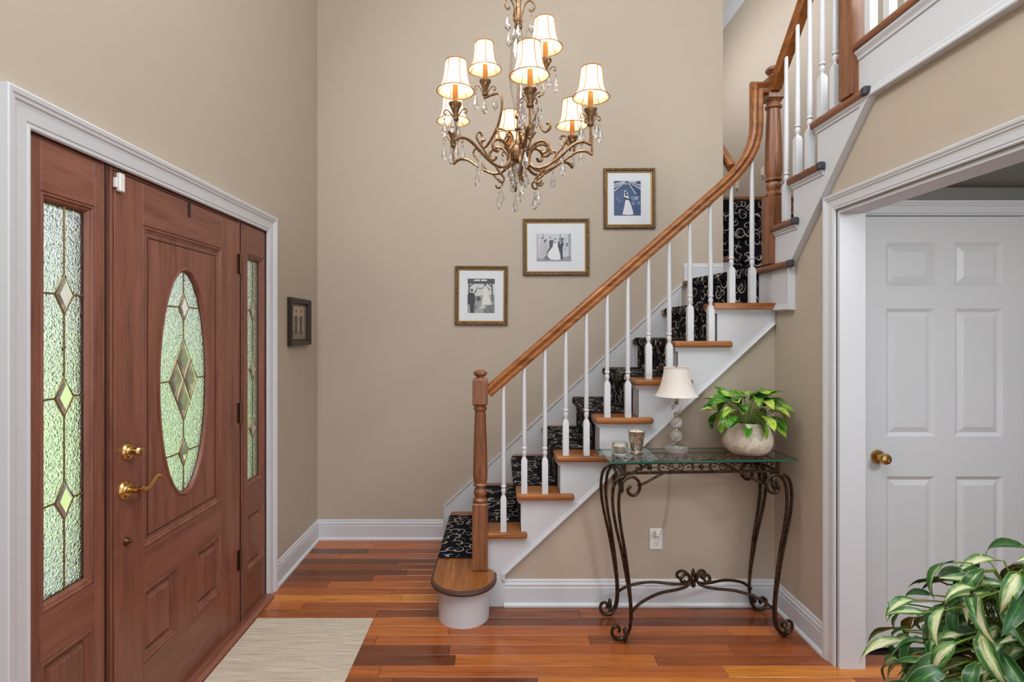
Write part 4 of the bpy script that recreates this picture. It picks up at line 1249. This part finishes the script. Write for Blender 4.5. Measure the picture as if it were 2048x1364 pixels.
D2 += [((46, 50, 60), [(.20, .23), (.26, .22), (.27, .30), (.24, .33)]), ((66, 70, 80), [(.36, .26), (.42, .22), (.49, .24), (.47, .42), (.44, .5), (.34, .66), (.29, .74), (.28, .71), (.37, .5)]), ((190, 180, 178), circ(.39, .16, .022, .034)), ((50, 50, 56), circ(.39, .135, .025, .02)),
       ((232, 234, 238), [(.47, .33), (.60, .33), (.61, .48), (.66, .72), (.70, .92), (.56, .95), (.40, .93), (.32, .82), (.35, .66), (.48, .48)]), ((196, 184, 180), [(.48, .31), (.52, .27), (.57, .31), (.58, .36), (.49, .36)]), ((60, 60, 66), circ(.535, .20, .035, .04)), ((198, 186, 182), circ(.535, .225, .024, .04)),
       ((84, 88, 98), [(.70, .14), (.77, .14), (.78, .26), (.70, .26)]), ((190, 180, 178), circ(.74, .14, .02, .032)),
       ((48, 54, 66), [(.62, .30), (.66, .25), (.74, .27), (.79, .38), (.76, .44), (.75, .60), (.755, .94), (.70, .94), (.68, .72), (.64, .56), (.61, .44)]), ((220, 222, 226), [(.665, .3), (.70, .28), (.705, .36), (.675, .38)]), ((190, 178, 174), circ(.67, .22, .024, .038)), ((46, 46, 52), circ(.668, .19, .028, .022)),
       ((190, 196, 206), [(.80, .22), (.85, .22), (.88, .5), (.90, .64), (.78, .66), (.79, .4)]), ((170, 164, 166), circ(.815, .18, .022, .034)), ((80, 84, 92), [(.86, .34), (.90, .33), (.89, .48), (.86, .46)]), ((60, 64, 70), [(.88, .83), (.95, .83), (.95, .85), (.88, .85)])]
picture(None, (0.165, 0.637, 1.893, 2.296), back, ('frame_bronze', 'frame_gold'), PO, PI_, (0.262, 0.510, 1.992, 2.190), 'mat_board', D2,
        'wide gilt-framed wedding group photo, middle of three on the stair wall', tilt=0.003)
D3 = [((44, 66, 108), full), ((60, 86, 132), [(0, .35), (.45, .2), (.55, .2), (1, .5), (1, 1), (0, 1)]), ((52, 78, 124), [(0, .6), (1, .7), (1, 1), (0, 1)])]
for q in ([(.38, 0), (.44, .02), (0, .12), (0, .08)], [(.38, .03), (.42, .04), (0, .20), (0, .15)], [(.38, .05), (.42, .05), (.02, .31), (0, .27)], [(.52, 0), (.90, 0), (.80, .05), (.55, .04)], [(.55, .05), (.62, .06), (1, .20), (1, .25)], [(.60, .04), (.7, .05), (1, .11), (1, .15)], [(.50, .05), (.55, .06), (.85, .38), (.80, .38)]):
    D3.append(((188, 194, 206), q))
D3 += [((150, 164, 186), circ(.44, .08, .05, .04)), ((104, 128, 164), [(.62, .44), (.95, .44), (.9, .54), (.7, .58), (.62, .5)]), ((150, 160, 176), [(.74, .47), (.9, .46), (.88, .54), (.78, .54)]), ((134, 150, 176), [(.68, .62), (.76, .6), (.75, .70), (.68, .70)]), ((120, 140, 170), circ(.92, .64, .05, .05)), ((150, 164, 186), [(.08, .48), (.1, .48), (.13, .53), (.10, .53)]), ((130, 146, 172), [(.18, .55), (.22, .52), (.23, .59), (.19, .6)]),
       ((30, 40, 66), [(.38, .36), (.5, .34), (.58, .48), (.6, .56), (.44, .56), (.36, .5)]), ((214, 218, 224), [(.38, .34), (.41, .34), (.42, .42), (.50, .44), (.52, .40), (.56, .48), (.54, .52), (.46, .48), (.38, .47)]), ((206, 208, 214), circ(.42, .30, .035, .03)), ((196, 198, 206), circ(.50, .36, .028, .035)), ((26, 34, 54), circ(.42, .335, .025, .02)),
       ((222, 226, 232), [(.44, .54), (.56, .56), (.63, .68), (.70, .86), (.72, .97), (.55, .985), (.31, .97), (.36, .82), (.42, .60)]), ((28, 40, 70), [(.43, .50), (.53, .52), (.55, .56), (.44, .54)])]
picture(None, (0.741, 1.109, 2.228, 2.657), back, ('frame_bronze', 'frame_gold'), PO, PI_, (0.816, 1.008, 2.320, 2.568), 'mat_board', D3,
        'gilt-framed blue-toned dancing couple photo, highest on the stair wall', tilt=0.004)
D4 = [((186, 166, 136), full), ((140, 122, 96), [(0, .9), (1, .9), (1, 1), (0, 1)])]
for cx, sgn in ((.27, 1), (.76, -1)):
    D4 += [((58, 46, 34), [(cx - .15, .34), (cx + .13, .32), (cx + .15, .52), (cx + .13, .68), (cx + .16, .98), (cx - .20, .98), (cx - .16, .66), (cx - .19, .5)]), ((150, 128, 100), circ(cx, .20, .07, .085)), ((44, 34, 26), circ(cx, .15, .075, .05)), ((120, 100, 76), [(cx - .18, .60), (cx + .18 * sgn, .66), (cx + .18 * sgn, .71), (cx - .18, .66)])]
PD = [(0, 0), (0, 0.024), (0.005, 0.030), (0.030, 0.024), (0.034, 0.016), (0.034, 0)]
PDi = [(0.034, 0), (0.034, 0.014), (0.040, 0.010), (0.042, 0.005), (0.042, 0)]
picture(None, (3.385, 3.735, 1.400, 1.702), left, ('frame_dark', 'frame_dark'), PD, PDi, (3.47, 3.645, 1.470, 1.650), 'tan_board', D4,
        'small dark-framed sepia photo on the wall beside the front door', beads=False)

# ================================================================== CONSOLE TABLE
TB = (0.980, 2.790, 0.0)
tb = thing('console_table', TB, 'wrought iron console table with green-edged glass top under the stairs', 'table', rz=R(3.4))
GZ = 0.873
mb = MB()
gw, gd = 0.464, 0.146
lo = [(-gw, -gd), (gw, -gd), (gw, gd), (-gw, gd)]
inn = [(-gw + 0.02, -gd + 0.02), (gw - 0.02, -gd + 0.02), (gw - 0.02, gd - 0.02), (-gw + 0.02, gd - 0.02)]
v = [(a, b, GZ - 0.012) for a, b in lo] + [(a, b, GZ - 0.005) for a, b in lo] + [(a, b, GZ) for a, b in inn]
mb.add(v, [(3, 2, 1, 0), (8, 9, 10, 11), (4, 5, 9, 8), (5, 6, 10, 9), (6, 7, 11, 10), (7, 4, 8, 11)], 0)
mb.add(v[:8], [(0, 1, 5, 4), (1, 2, 6, 5), (2, 3, 7, 6), (3, 0, 4, 7)], 1)
mb.build('glass_top', ['table_glass', 'glass_edge'], tb, recalc=False)
AX, AY, AZ0, AZ1 = 0.385, 0.100, 0.803, 0.8600
mb = MB()
for z in (AZ0, AZ1 - 0.007):
    for s in (-1, 1):
        mb.box(-AX, AX, s * AY - 0.006, s * AY + 0.006, z - 0.006, z + 0.006)
        mb.box(s * AX - 0.006, s * AX + 0.006, -AY, AY, z - 0.006, z + 0.006)
for sx in (-1, 1):
    for sy in (-1, 1):
        mb.box(sx * AX - 0.007, sx * AX + 0.007, sy * AY - 0.007, sy * AY + 0.007, AZ0 - 0.006, AZ1)
mb.build('apron_frame', 'iron', tb)
def scrollwork(x0, x1):
    mb = MB()
    zc = (AZ0 + AZ1 - 0.007) / 2
    def leafy(cx):
        for dx, dz, a, L in ((0, 0, 0, .018), (0, 0, 72, .018), (0, 0, 144, .018), (0, 0, 216, .018), (0, 0, 288, .018), (-.035, .004, 150, .022), (-.035, -.004, 210, .02), (.035, .004, 30, .022), (.035, -.004, -30, .02), (-.058, .0, 180, .016), (.058, 0, 0, .016), (-.05, .01, 120, .014), (.05, -.01, -60, .014)):
            c, s = math.cos(R(a)), math.sin(R(a))
            p = (cx + dx, 0, zc + dz)
            w_ = L * 0.33
            mb.add([(p[0], 0.003, p[2]), (p[0] + c * L * .5 - s * w_, 0, p[2] + s * L * .5 + c * w_), (p[0] + c * L, 0.002, p[2] + s * L), (p[0] + c * L * .5 + s * w_, 0, p[2] + s * L * .5 - c * w_), (p[0] + c * L * .5, -0.006, p[2] + s * L * .5)],
                   [(0, 1, 4), (1, 2, 4), (2, 3, 4), (3, 0, 4), (0, 3, 2, 1)])
        mb.ball((cx, -0.003, zc), 0.006, seg=8, rings=5)
        mb.tube([(cx - 0.06, 0, zc), (cx + 0.06, 0, zc)], 0.0022, 5)
    def scr(cx, s):
        q = bez([(cx - s * 0.075, 0, zc + 0.018), (cx - s * 0.03, 0, zc + 0.006), (cx + s * 0.012, 0, zc - 0.014), (cx + s * 0.034, 0, zc - 0.012), (cx + s * 0.036, 0, zc + 0.008), (cx + s * 0.022, 0, zc + 0.016), (cx + s * 0.014, 0, zc + 0.006), (cx + s * 0.022, 0, zc)], 4)
        mb.tube(q, 0.0025, 6)
    n = max(1, round((x1 - x0) / 0.26))
    for i in range(n):
        cx = x0 + (x1 - x0) * (i + 0.5) / n
        leafy(cx)
        if i < n - 1:
            mx_ = x0 + (x1 - x0) * (i + 1.0) / n
            scr(mx_ + 0.0, 1); scr(mx_, -1)
    return mb
for s in (-1, 1):
    o = scrollwork(-AX, AX).build('apron_scrollwork', 'iron', tb); o.location = (0, s * AY, 0)
    o = scrollwork(-AY, AY).build('apron_scrollwork', 'iron', tb); o.location = (s * AX, 0, 0); o.rotation_euler = (0, 0, R(90))
LEG = [(-.022, .748), (-.007, .730), (-.014, .710), (-.036, .701), (-.058, .716), (-.067, .748), (-.052, .779), (-.026, .790), (.006, .779), (.028, .742), (.037, .66), (.028, .56), (.004, .42), (-.012, .30), (-.022, .20), (-.026, .12), (-.020, .06), (-.002, .024), (.024, .0095), (.050, .014), (.067, .036), (.063, .062), (.044, .071), (.030, .057), (.036, .042)]
def leg(sx, sy):
    mb = MB()
    pa = [(sx * (AX + u - 0.004), sy * (AY + 0.028 - 0.012 * (1 - z)), z) for u, z in LEG]
    mb.tube(bez(pa, 5), 0.0078, 9)
    pb = []
    for i, (u, z) in enumerate(LEG):
        if i <= 6:      # the top curl runs across the depth
            pb.append((sx * (AX + 0.004), sy * (AY - 0.012 + u * 0.8), z))
        elif i >= 18:   # the foot curl as well
            pb.append((sx * (AX - 0.006 + 0.012), sy * (AY + 0.018 + (u - 0.02) * 0.85), z))
        else:
            t = (i - 6) / 12
            sp = max(0.0, (z - 0.2) / 0.59)
            pb.append((sx * (AX + u + 0.030 * sp), sy * (AY + 0.014 + 0.010 * (1 - sp)), z))
    mb.tube(bez(pb, 5), 0.0078, 9)
    mb.tube(bez([(sx * (AX - 0.066), sy * AY, 0.742), (sx * (AX - 0.10), sy * AY, 0.752), (sx * (AX - 0.15), sy * AY, 0.778), (sx * (AX - 0.20), sy * AY, AZ0)], 4), 0.0065, 8)
    return mb.build('leg', 'iron', tb, smooth=True)
for sx in (-1, 1):
    for sy in (-1, 1):
        leg(sx, sy)
mb = MB()
S_ = [(.362, .112, .125), (.30, .092, .168), (.20, .062, .196), (.10, .032, .198), (.045, .016, .204), (.018, .007, .224), (.020, .008, .250), (.044, .018, .268), (.068, .026, .260), (.074, .028, .240), (.058, .022, .228), (.048, .019, .240)]
for sx in (-1, 1):
    for sy in (-1, 1):
        mb.tube(bez([(sx * a, sy * b, c) for a, b, c in S_], 5), 0.0075, 8)
mb.build('stretcher', 'iron', tb, smooth=True)
MB().lathe([(0.010, 0.195), (0.013, 0.21), (0.009, 0.232), (0.012, 0.240), (0.007, 0.246), (0.011, 0.258), (0.010, 0.270), (0.004, 0.286), (0.001, 0.290)], (0, 0, 0), 12, cap=False).build('finial', 'iron', tb, smooth=True)

# ================================================================== ON THE TABLE
lp = thing('table_lamp', (0.905, 2.822, GZ + 0.0005), 'small table lamp with cream shade and stacked crystal balls', 'lamp')
MB().lathe([(0.054, 0.0), (0.055, 0.003), (0.055, 0.030), (0.052, 0.034), (0.012, 0.034)], (0, 0, 0), 28).build('base', 'lamp_crystal', lp, smooth=True)
MB().lathe([(0.030, 0.034), (0.030, 0.038), (0.018, 0.042), (0.012, 0.050), (0.009, 0.054)], (0, 0, 0), 20).build('base_collar', 'silver', lp, smooth=True)
for zc, r in ((0.0815, 0.0285), (0.151, 0.029), (0.222, 0.027)):
    MB().ball((0, 0, zc), r, seg=20, rings=12).build('crystal_ball', 'lamp_crystal', lp, smooth=True)
mb = MB()
mb.lathe([(0.010, 0.106), (0.014, 0.112), (0.010, 0.117), (0.014, 0.121), (0.010, 0.126)], (0, 0, 0), 16)
mb.lathe([(0.010, 0.176), (0.014, 0.182), (0.010, 0.187), (0.014, 0.191), (0.010, 0.197)], (0, 0, 0), 16)
mb.lathe([(0.010, 0.246), (0.014, 0.251), (0.008, 0.256), (0.012, 0.264), (0.010, 0.272), (0.014, 0.280), (0.011, 0.288), (0.006, 0.292), (0.006, 0.40)], (0, 0, 0), 16)
mb.build('stem', 'silver', lp, smooth=True)
LS = [(0.106, 0.286), (0.094, 0.305), (0.083, 0.330), (0.074, 0.360), (0.067, 0.392), (0.0605, 0.432)]
sh = MB().lathe(LS, (0, 0, 0), 40, cap=False).build('lamp_shade', 'lamp_fabric', lp, smooth=True)
mb = MB()
for r, z, rr in ((0.106, 0.286, 0.0018), (0.0608, 0.431, 0.0028)):
    mb.tube([(r * math.cos(2 * PI * i / 40), r * math.sin(2 * PI * i / 40), z) for i in range(40)], rr, 6, closed=True)
for a in range(8):
    t = 2 * PI * a / 8 + 0.2
    mb.tube([((r + 0.0003) * math.cos(t), (r + 0.0003) * math.sin(t), z) for r, z in LS], 0.0010, 5)
mb.build('shade_trim', 'lamp_fabric', sh, smooth=True)
MB().lathe([(0.006, 0.40), (0.007, 0.425), (0.004, 0.432), (0.006, 0.440), (0.001, 0.446)], (0, 0, 0), 12, cap=False).build('finial', 'silver', lp, smooth=True)
cord = bez([(0.905, 2.876, 0.880), (0.912, 2.945, 0.884), (0.92, 2.974, 0.84), (0.92, 2.984, 0.62), (0.895, 2.982, 0.44), (0.866, 2.972, 0.395), (0.853, 2.965, 0.404)], 6)
rel(MB().tube(cord, 0.0022, 6).build('power_cord', 'lamp_crystal', None, smooth=True), lp)
o = MB().box(0.838, 0.862, 2.958, 2.9855, 0.384, 0.412).build('plug', 'white_plastic', None, bevel=0.004); rel(o, lp)

vt = thing('votive_holder', (0.604, 2.770, GZ + 0.0005), 'short ribbed glass votive candle holder on the table', 'candle holder', 'votive candles')
mb = MB()
pr = [(0.036, 0.0), (0.039, 0.004), (0.0385, 0.054), (0.037, 0.058), (0.035, 0.056), (0.0345, 0.008), (0.001, 0.006)]
mb.lathe(pr, (0, 0, 0), 28, cap=False)
mb.build('glass_cup', 'lamp_crystal', vt, smooth=True)
mb = MB()
for i in range(24):
    t = 2 * PI * i / 24
    mb.tube([(0.0388 * math.cos(t), 0.0388 * math.sin(t), 0.012), (0.0388 * math.cos(t), 0.0388 * math.sin(t), 0.046)], 0.0018, 5)
mb.build('ribs', 'mercury_glass', vt)
MB().lathe([(0.033, 0.010), (0.033, 0.038), (0.030, 0.040), (0.001, 0.040)], (0, 0, 0), 20, cap=False).build('candle', 'wax', vt, smooth=True)
vt = thing('votive_holder', (0.688, 2.772, GZ + 0.0005), 'tall footed mercury glass goblet with white candle', 'candle holder', 'votive candles')
MB().lathe([(0.030, 0.0), (0.034, 0.004), (0.034, 0.012), (0.026, 0.018), (0.026, 0.024), (0.030, 0.028), (0.036, 0.070), (0.0425, 0.112), (0.044, 0.116), (0.0415, 0.116), (0.034, 0.07), (0.028, 0.032), (0.001, 0.030)], (0, 0, 0), 28, cap=False).build('goblet', 'mercury_glass', vt, smooth=True)
MB().lathe([(0.030, 0.05), (0.0395, 0.110), (0.036, 0.113), (0.001, 0.112)], (0, 0, 0), 20, cap=False).build('candle', 'wax', vt, smooth=True)
MB().tube([(0, 0, 0.112), (0.001, 0, 0.120)], 0.0012, 5).build('wick', 'slot_dark', vt)

# ---- leaves
def leaf_data(name, L, W, curl, fold, twist, mat, tip=1.0, seed=0):
    random.seed(seed)
    n, m = 8, 5
    v = []; uv = []
    x = z = 0.0
    for i in range(n + 1):
        t = i / n
        if i:
            ang = 0.25 - curl * (t ** 1.2)
            x += L / n * math.cos(ang); z += L / n * math.sin(ang)
        w_ = W * 1.75 * (max(t, 0.001) ** 0.42) * (max(1 - t, 0.0) ** (0.85 * tip)) + 0.0004
        for j in range(m):
            s = (j / (m - 1)) * 2 - 1
            dx = -0.10 * L * (1 - t) ** 6 * abs(s) if i < 2 else 0
            v.append((x + dx, s * w_ / 2 * math.cos(fold), z + abs(s) * w_ / 2 * math.sin(fold) + twist * s * w_ * t + 0.06 * w_ * math.sin(t * 9 + s * 2)))
            uv.append((j / (m - 1), t))
    fs = [(i * m + j, (i + 1) * m + j, (i + 1) * m + j + 1, i * m + j + 1) for i in range(n) for j in range(m - 1)]
    me = bpy.data.meshes.new(name)
    me.from_pydata(v, [], fs)
    me.materials.append(M[mat])
    lay = me.uv_layers.new(name='UVMap')
    for lpp in me.loops: lay.data[lpp.index].uv = uv[lpp.vertex_index]
    me.polygons.foreach_set('use_smooth', [True] * len(me.polygons))
    return me
def put_leaf(me, parent, base, dirn, up, scale):
    d = Vector(dirn).normalized()
    u = Vector(up); u = (u - d * u.dot(d)).normalized()
    s = u.cross(d)
    m4 = Matrix(((d.x, s.x, u.x, base[0]), (d.y, s.y, u.y, base[1]), (d.z, s.z, u.z, base[2]), (0, 0, 0, 1)))
    o = bpy.data.objects.new('leaf', me)
    COL.objects.link(o)
    o.parent = parent
    o.matrix_local = m4 @ Matrix.Scale(scale, 4)
    return o
pp_ = thing('potted_plant', (1.255, 2.790, GZ + 0.0005), 'bushy variegated pothos in a round whitewashed stone pot on the table', 'plant')
MB().lathe([(0.070, 0.0), (0.086, 0.004), (0.108, 0.024), (0.120, 0.056), (0.120, 0.084), (0.113, 0.122), (0.102, 0.152), (0.098, 0.162), (0.092, 0.162), (0.090, 0.143), (0.001, 0.141)], (0, 0, 0), 36, cap=False).build('pot', 'stone_pot', pp_, smooth=True)
MB().lathe([(0.0905, 0.143), (0.001, 0.147)], (0, 0, 0), 24, cap=False).build('soil', 'soil', pp_)
PL = [leaf_data('pothos_leaf', 0.112, 0.064, c, f, tw, 'pothos_leaf', 0.9, i) for i, (c, f, tw) in enumerate(((0.9, 0.35, 0.1), (1.3, 0.25, -0.15), (0.5, 0.45, 0.05), (1.6, 0.3, 0.2)))]
random.seed(21)
stems = MB()
made = 0
for i in range(64):
    az = i * 2.39996 + random.uniform(-0.25, 0.25)
    q = (i + 0.5) / 64
    el = R(76 - 74 * q + random.uniform(-8, 8))
    ln = 0.055 + 0.095 * math.sin(PI * min(1, 0.30 + 0.62 * q)) * random.uniform(0.75, 1.1)
    if q > 0.75: ln *= 0.95
    b = Vector((math.cos(az) * math.cos(el) * ln * 1.25, math.sin(az) * math.cos(el) * ln * 0.85, 0.150 + math.sin(el) * ln * 0.88 + 0.012))
    pitch = R(26 - 62 * q + random.uniform(-22, 22))
    az2 = az + random.uniform(-0.5, 0.5)
    d = Vector((math.cos(az2) * math.cos(pitch), math.sin(az2) * math.cos(pitch), math.sin(pitch)))
    k = random.uniform(0.75, 1.2)
    tip = b + d * 0.1 * k
    if tip.x + 1.255 > 1.478 or tip.y + 2.79 > 2.968 or tip.z < 0.055: continue
    up = Vector((random.uniform(-0.35, 0.35), random.uniform(-0.55, 0.1), 1.0))
    put_leaf(PL[i % 4], pp_, b, d, up, k)
    stems.tube(bez([(b.x * 0.25, b.y * 0.25, 0.13), (b.x * 0.55, b.y * 0.55, 0.13 + (b.z - 0.13) * 0.7), tuple(b)], 3), 0.0017, 5)
stems.build('stems', 'stem_green', pp_, smooth=True)

# ================================================================== BIG PLANT IN THE FOREGROUND
BP = (1.235, 1.265)
ps = thing('plant_stand', (BP[0], BP[1], 0), 'wooden plant stand below the frame carrying the trailing philodendron', 'stand')
MB().lathe([(0.15, 0.42), (0.155, 0.425), (0.155, 0.445), (0.15, 0.45)], (0, 0, 0), 28).build('top', 'dark_oak_x', ps, smooth=True)
for a in range(3):
    t = R(30 + 120 * a)
    MB().tube([(0.12 * math.cos(t), 0.12 * math.sin(t), 0.42), (0.15 * math.cos(t), 0.15 * math.sin(t), 0.0)], 0.012, 8).build('leg', 'dark_oak_z', ps)
ph = thing('trailing_plant', (BP[0], BP[1], 0.4505), 'large trailing philodendron with cream-streaked leaves at the lower right', 'plant')
MB().lathe([(0.075, 0.0), (0.09, 0.004), (0.115, 0.08), (0.128, 0.18), (0.135, 0.205), (0.125, 0.205), (0.118, 0.19), (0.001, 0.19)], (0, 0, 0), 32, cap=False).build('pot', 'blue_glaze', ph, smooth=True)
MB().lathe([(0.119, 0.192), (0.001, 0.198)], (0, 0, 0), 24, cap=False).build('soil', 'soil', ph)
QL = [leaf_data('philodendron_leaf', 0.124, 0.052, c, f, tw, 'philodendron_leaf', 1.1, 10 + i) for i, (c, f, tw) in enumerate(((1.0, 0.45, 0.1), (1.5, 0.35, -0.25), (0.6, 0.5, 0.2), (1.9, 0.3, 0.1), (1.2, 0.55, -0.1)))]
random.seed(5)
stems = MB()
NL = 298
for i in range(NL):
    q = (i + 0.5) / NL
    cz = 1 - q * 1.25
    sr = math.sqrt(max(0, 1 - cz * cz))
    az = i * 2.39996 + random.uniform(-0.3, 0.3)
    az = math.atan2(math.sin(az), math.cos(az))                     # more shoots on the side facing the camera (front and left)
    if random.random() < 0.55 and math.cos(az - R(215)) < 0: az += PI
    rr = random.uniform(0.45, 1.10)
    b = Vector((math.cos(az) * sr * 0.245 * rr, math.sin(az) * sr * 0.225 * rr, 0.245 + cz * 0.285 * rr))
    if b.x > 0.20: b.x = 0.20 + (b.x - 0.20) * 0.3
    az2 = az + random.uniform(-0.9, 0.9)
    pitch = R(-4 - 34 * (1 - cz) + random.uniform(-30, 24))
    d = Vector((math.cos(az2) * math.cos(pitch), math.sin(az2) * math.cos(pitch), math.sin(pitch)))
    up = Vector((math.cos(az) * sr * 0.9 + random.uniform(-0.5, 0.5), math.sin(az) * sr * 0.9 + random.uniform(-0.5, 0.5), 0.75))
    k = random.uniform(0.62, 1.05)
    put_leaf(QL[i % 5], ph, b, d, up, k)
    if rr > 0.7:
        stems.tube(bez([(b.x * 0.2, b.y * 0.2, 0.19), (b.x * 0.6, b.y * 0.6, 0.22 + max(0, b.z - 0.2) * 0.85), tuple(b)], 3), 0.0021, 5)
stems.build('stems', 'stem_green', ph, smooth=True)

# ================================================================== SMALL THINGS
mb = MB(); mb.prism([(XL + 0.056, 1.90), (-0.660, 1.90), (-0.655, 2.848), (XL + 0.052, 2.850)], flat, 0.0006, 0.0066)
mt = mb.build('door_mat', 'woven_mat', None, bevel=0.002)
tag(mt, 'flat woven beige-grey striped mat before the front door', 'rug')
ds = thing('door_sensor', left(1.885, 1.972, -0.004), 'white plastic alarm contact at the top corner of the front door', 'sensor')
o = MB().box(XL - 0.0045, XL + 0.012, 1.880, 1.906, 1.970, 2.034).build('contact', 'white_plastic', None, bevel=0.003); rel(o, ds)
o = MB().box(XL - 0.0045, XL + 0.008, 1.866, 1.878, 1.980, 2.014).build('magnet', 'white_plastic', None, bevel=0.002); rel(o, ds)
mb = MB(); mb.box(XL - 0.0045, XL - 0.002, 2.318, 2.333, 1.975, 2.0375)
tag(mb.build('wreath_hanger', 'black_plastic', None), 'thin black hanger strip over the top of the front door', 'hook')
def outlet(name, f, a, b, label, kind='outlet'):
    t = thing(name, f(a, b - 0.057, 0), label, 'outlet' if kind == 'outlet' else 'switch', 'wall plates')
    rel(MB().prism(rect(a - 0.035, a + 0.035, b - 0.057, b + 0.057), f, 0.0003, 0.006).build('plate', 'white_plastic' if kind == 'outlet' else 'cream_plastic', None, bevel=0.002), t)
    if kind == 'outlet':
        for dz in (0.026, -0.026):
            s = MB().prism([(a + 0.017 * math.cos(2 * PI * i / 16), b + dz + 0.014 * math.sin(2 * PI * i / 16)) for i in range(16)], f, 0.0055, 0.0075).build('socket', 'white_plastic', None)
            rel(s, t)
            if dz < 0:
                mb = MB()
                for dx in (-0.006, 0.006):
                    mb.prism(rect(a + dx - 0.0012, a + dx + 0.0012, b + dz - 0.001, b + dz + 0.007), f, 0.0074, 0.0079)
                mb.prism(rect(a - 0.0022, a + 0.0022, b + dz - 0.009, b + dz - 0.005), f, 0.0074, 0.0079)
                rel(mb.build('slots', 'slot_dark', None), t)
    else:
        rel(MB().prism(rect(a - 0.02, a + 0.02, b - 0.035, b + 0.035), f, 0.0055, 0.02).build('rocker', 'cream_plastic', None, bevel=0.003), t)
outlet('wall_outlet', lambda a, b, h: (a, 2.995 - h, b), 0.848, 0.362, 'white electrical outlet under the stairs with lamp plug')
up_ = lambda a, b, h: (XU - h, a, b)
outlet('wall_plate', up_, 6.02, 3.09, 'cream wall plate low on the upper hall wall left of the corner newel', 'switch')
outlet('wall_plate', up_, 5.43, 3.06, 'cream wall plate behind the corner newel in the upper hall', 'switch')
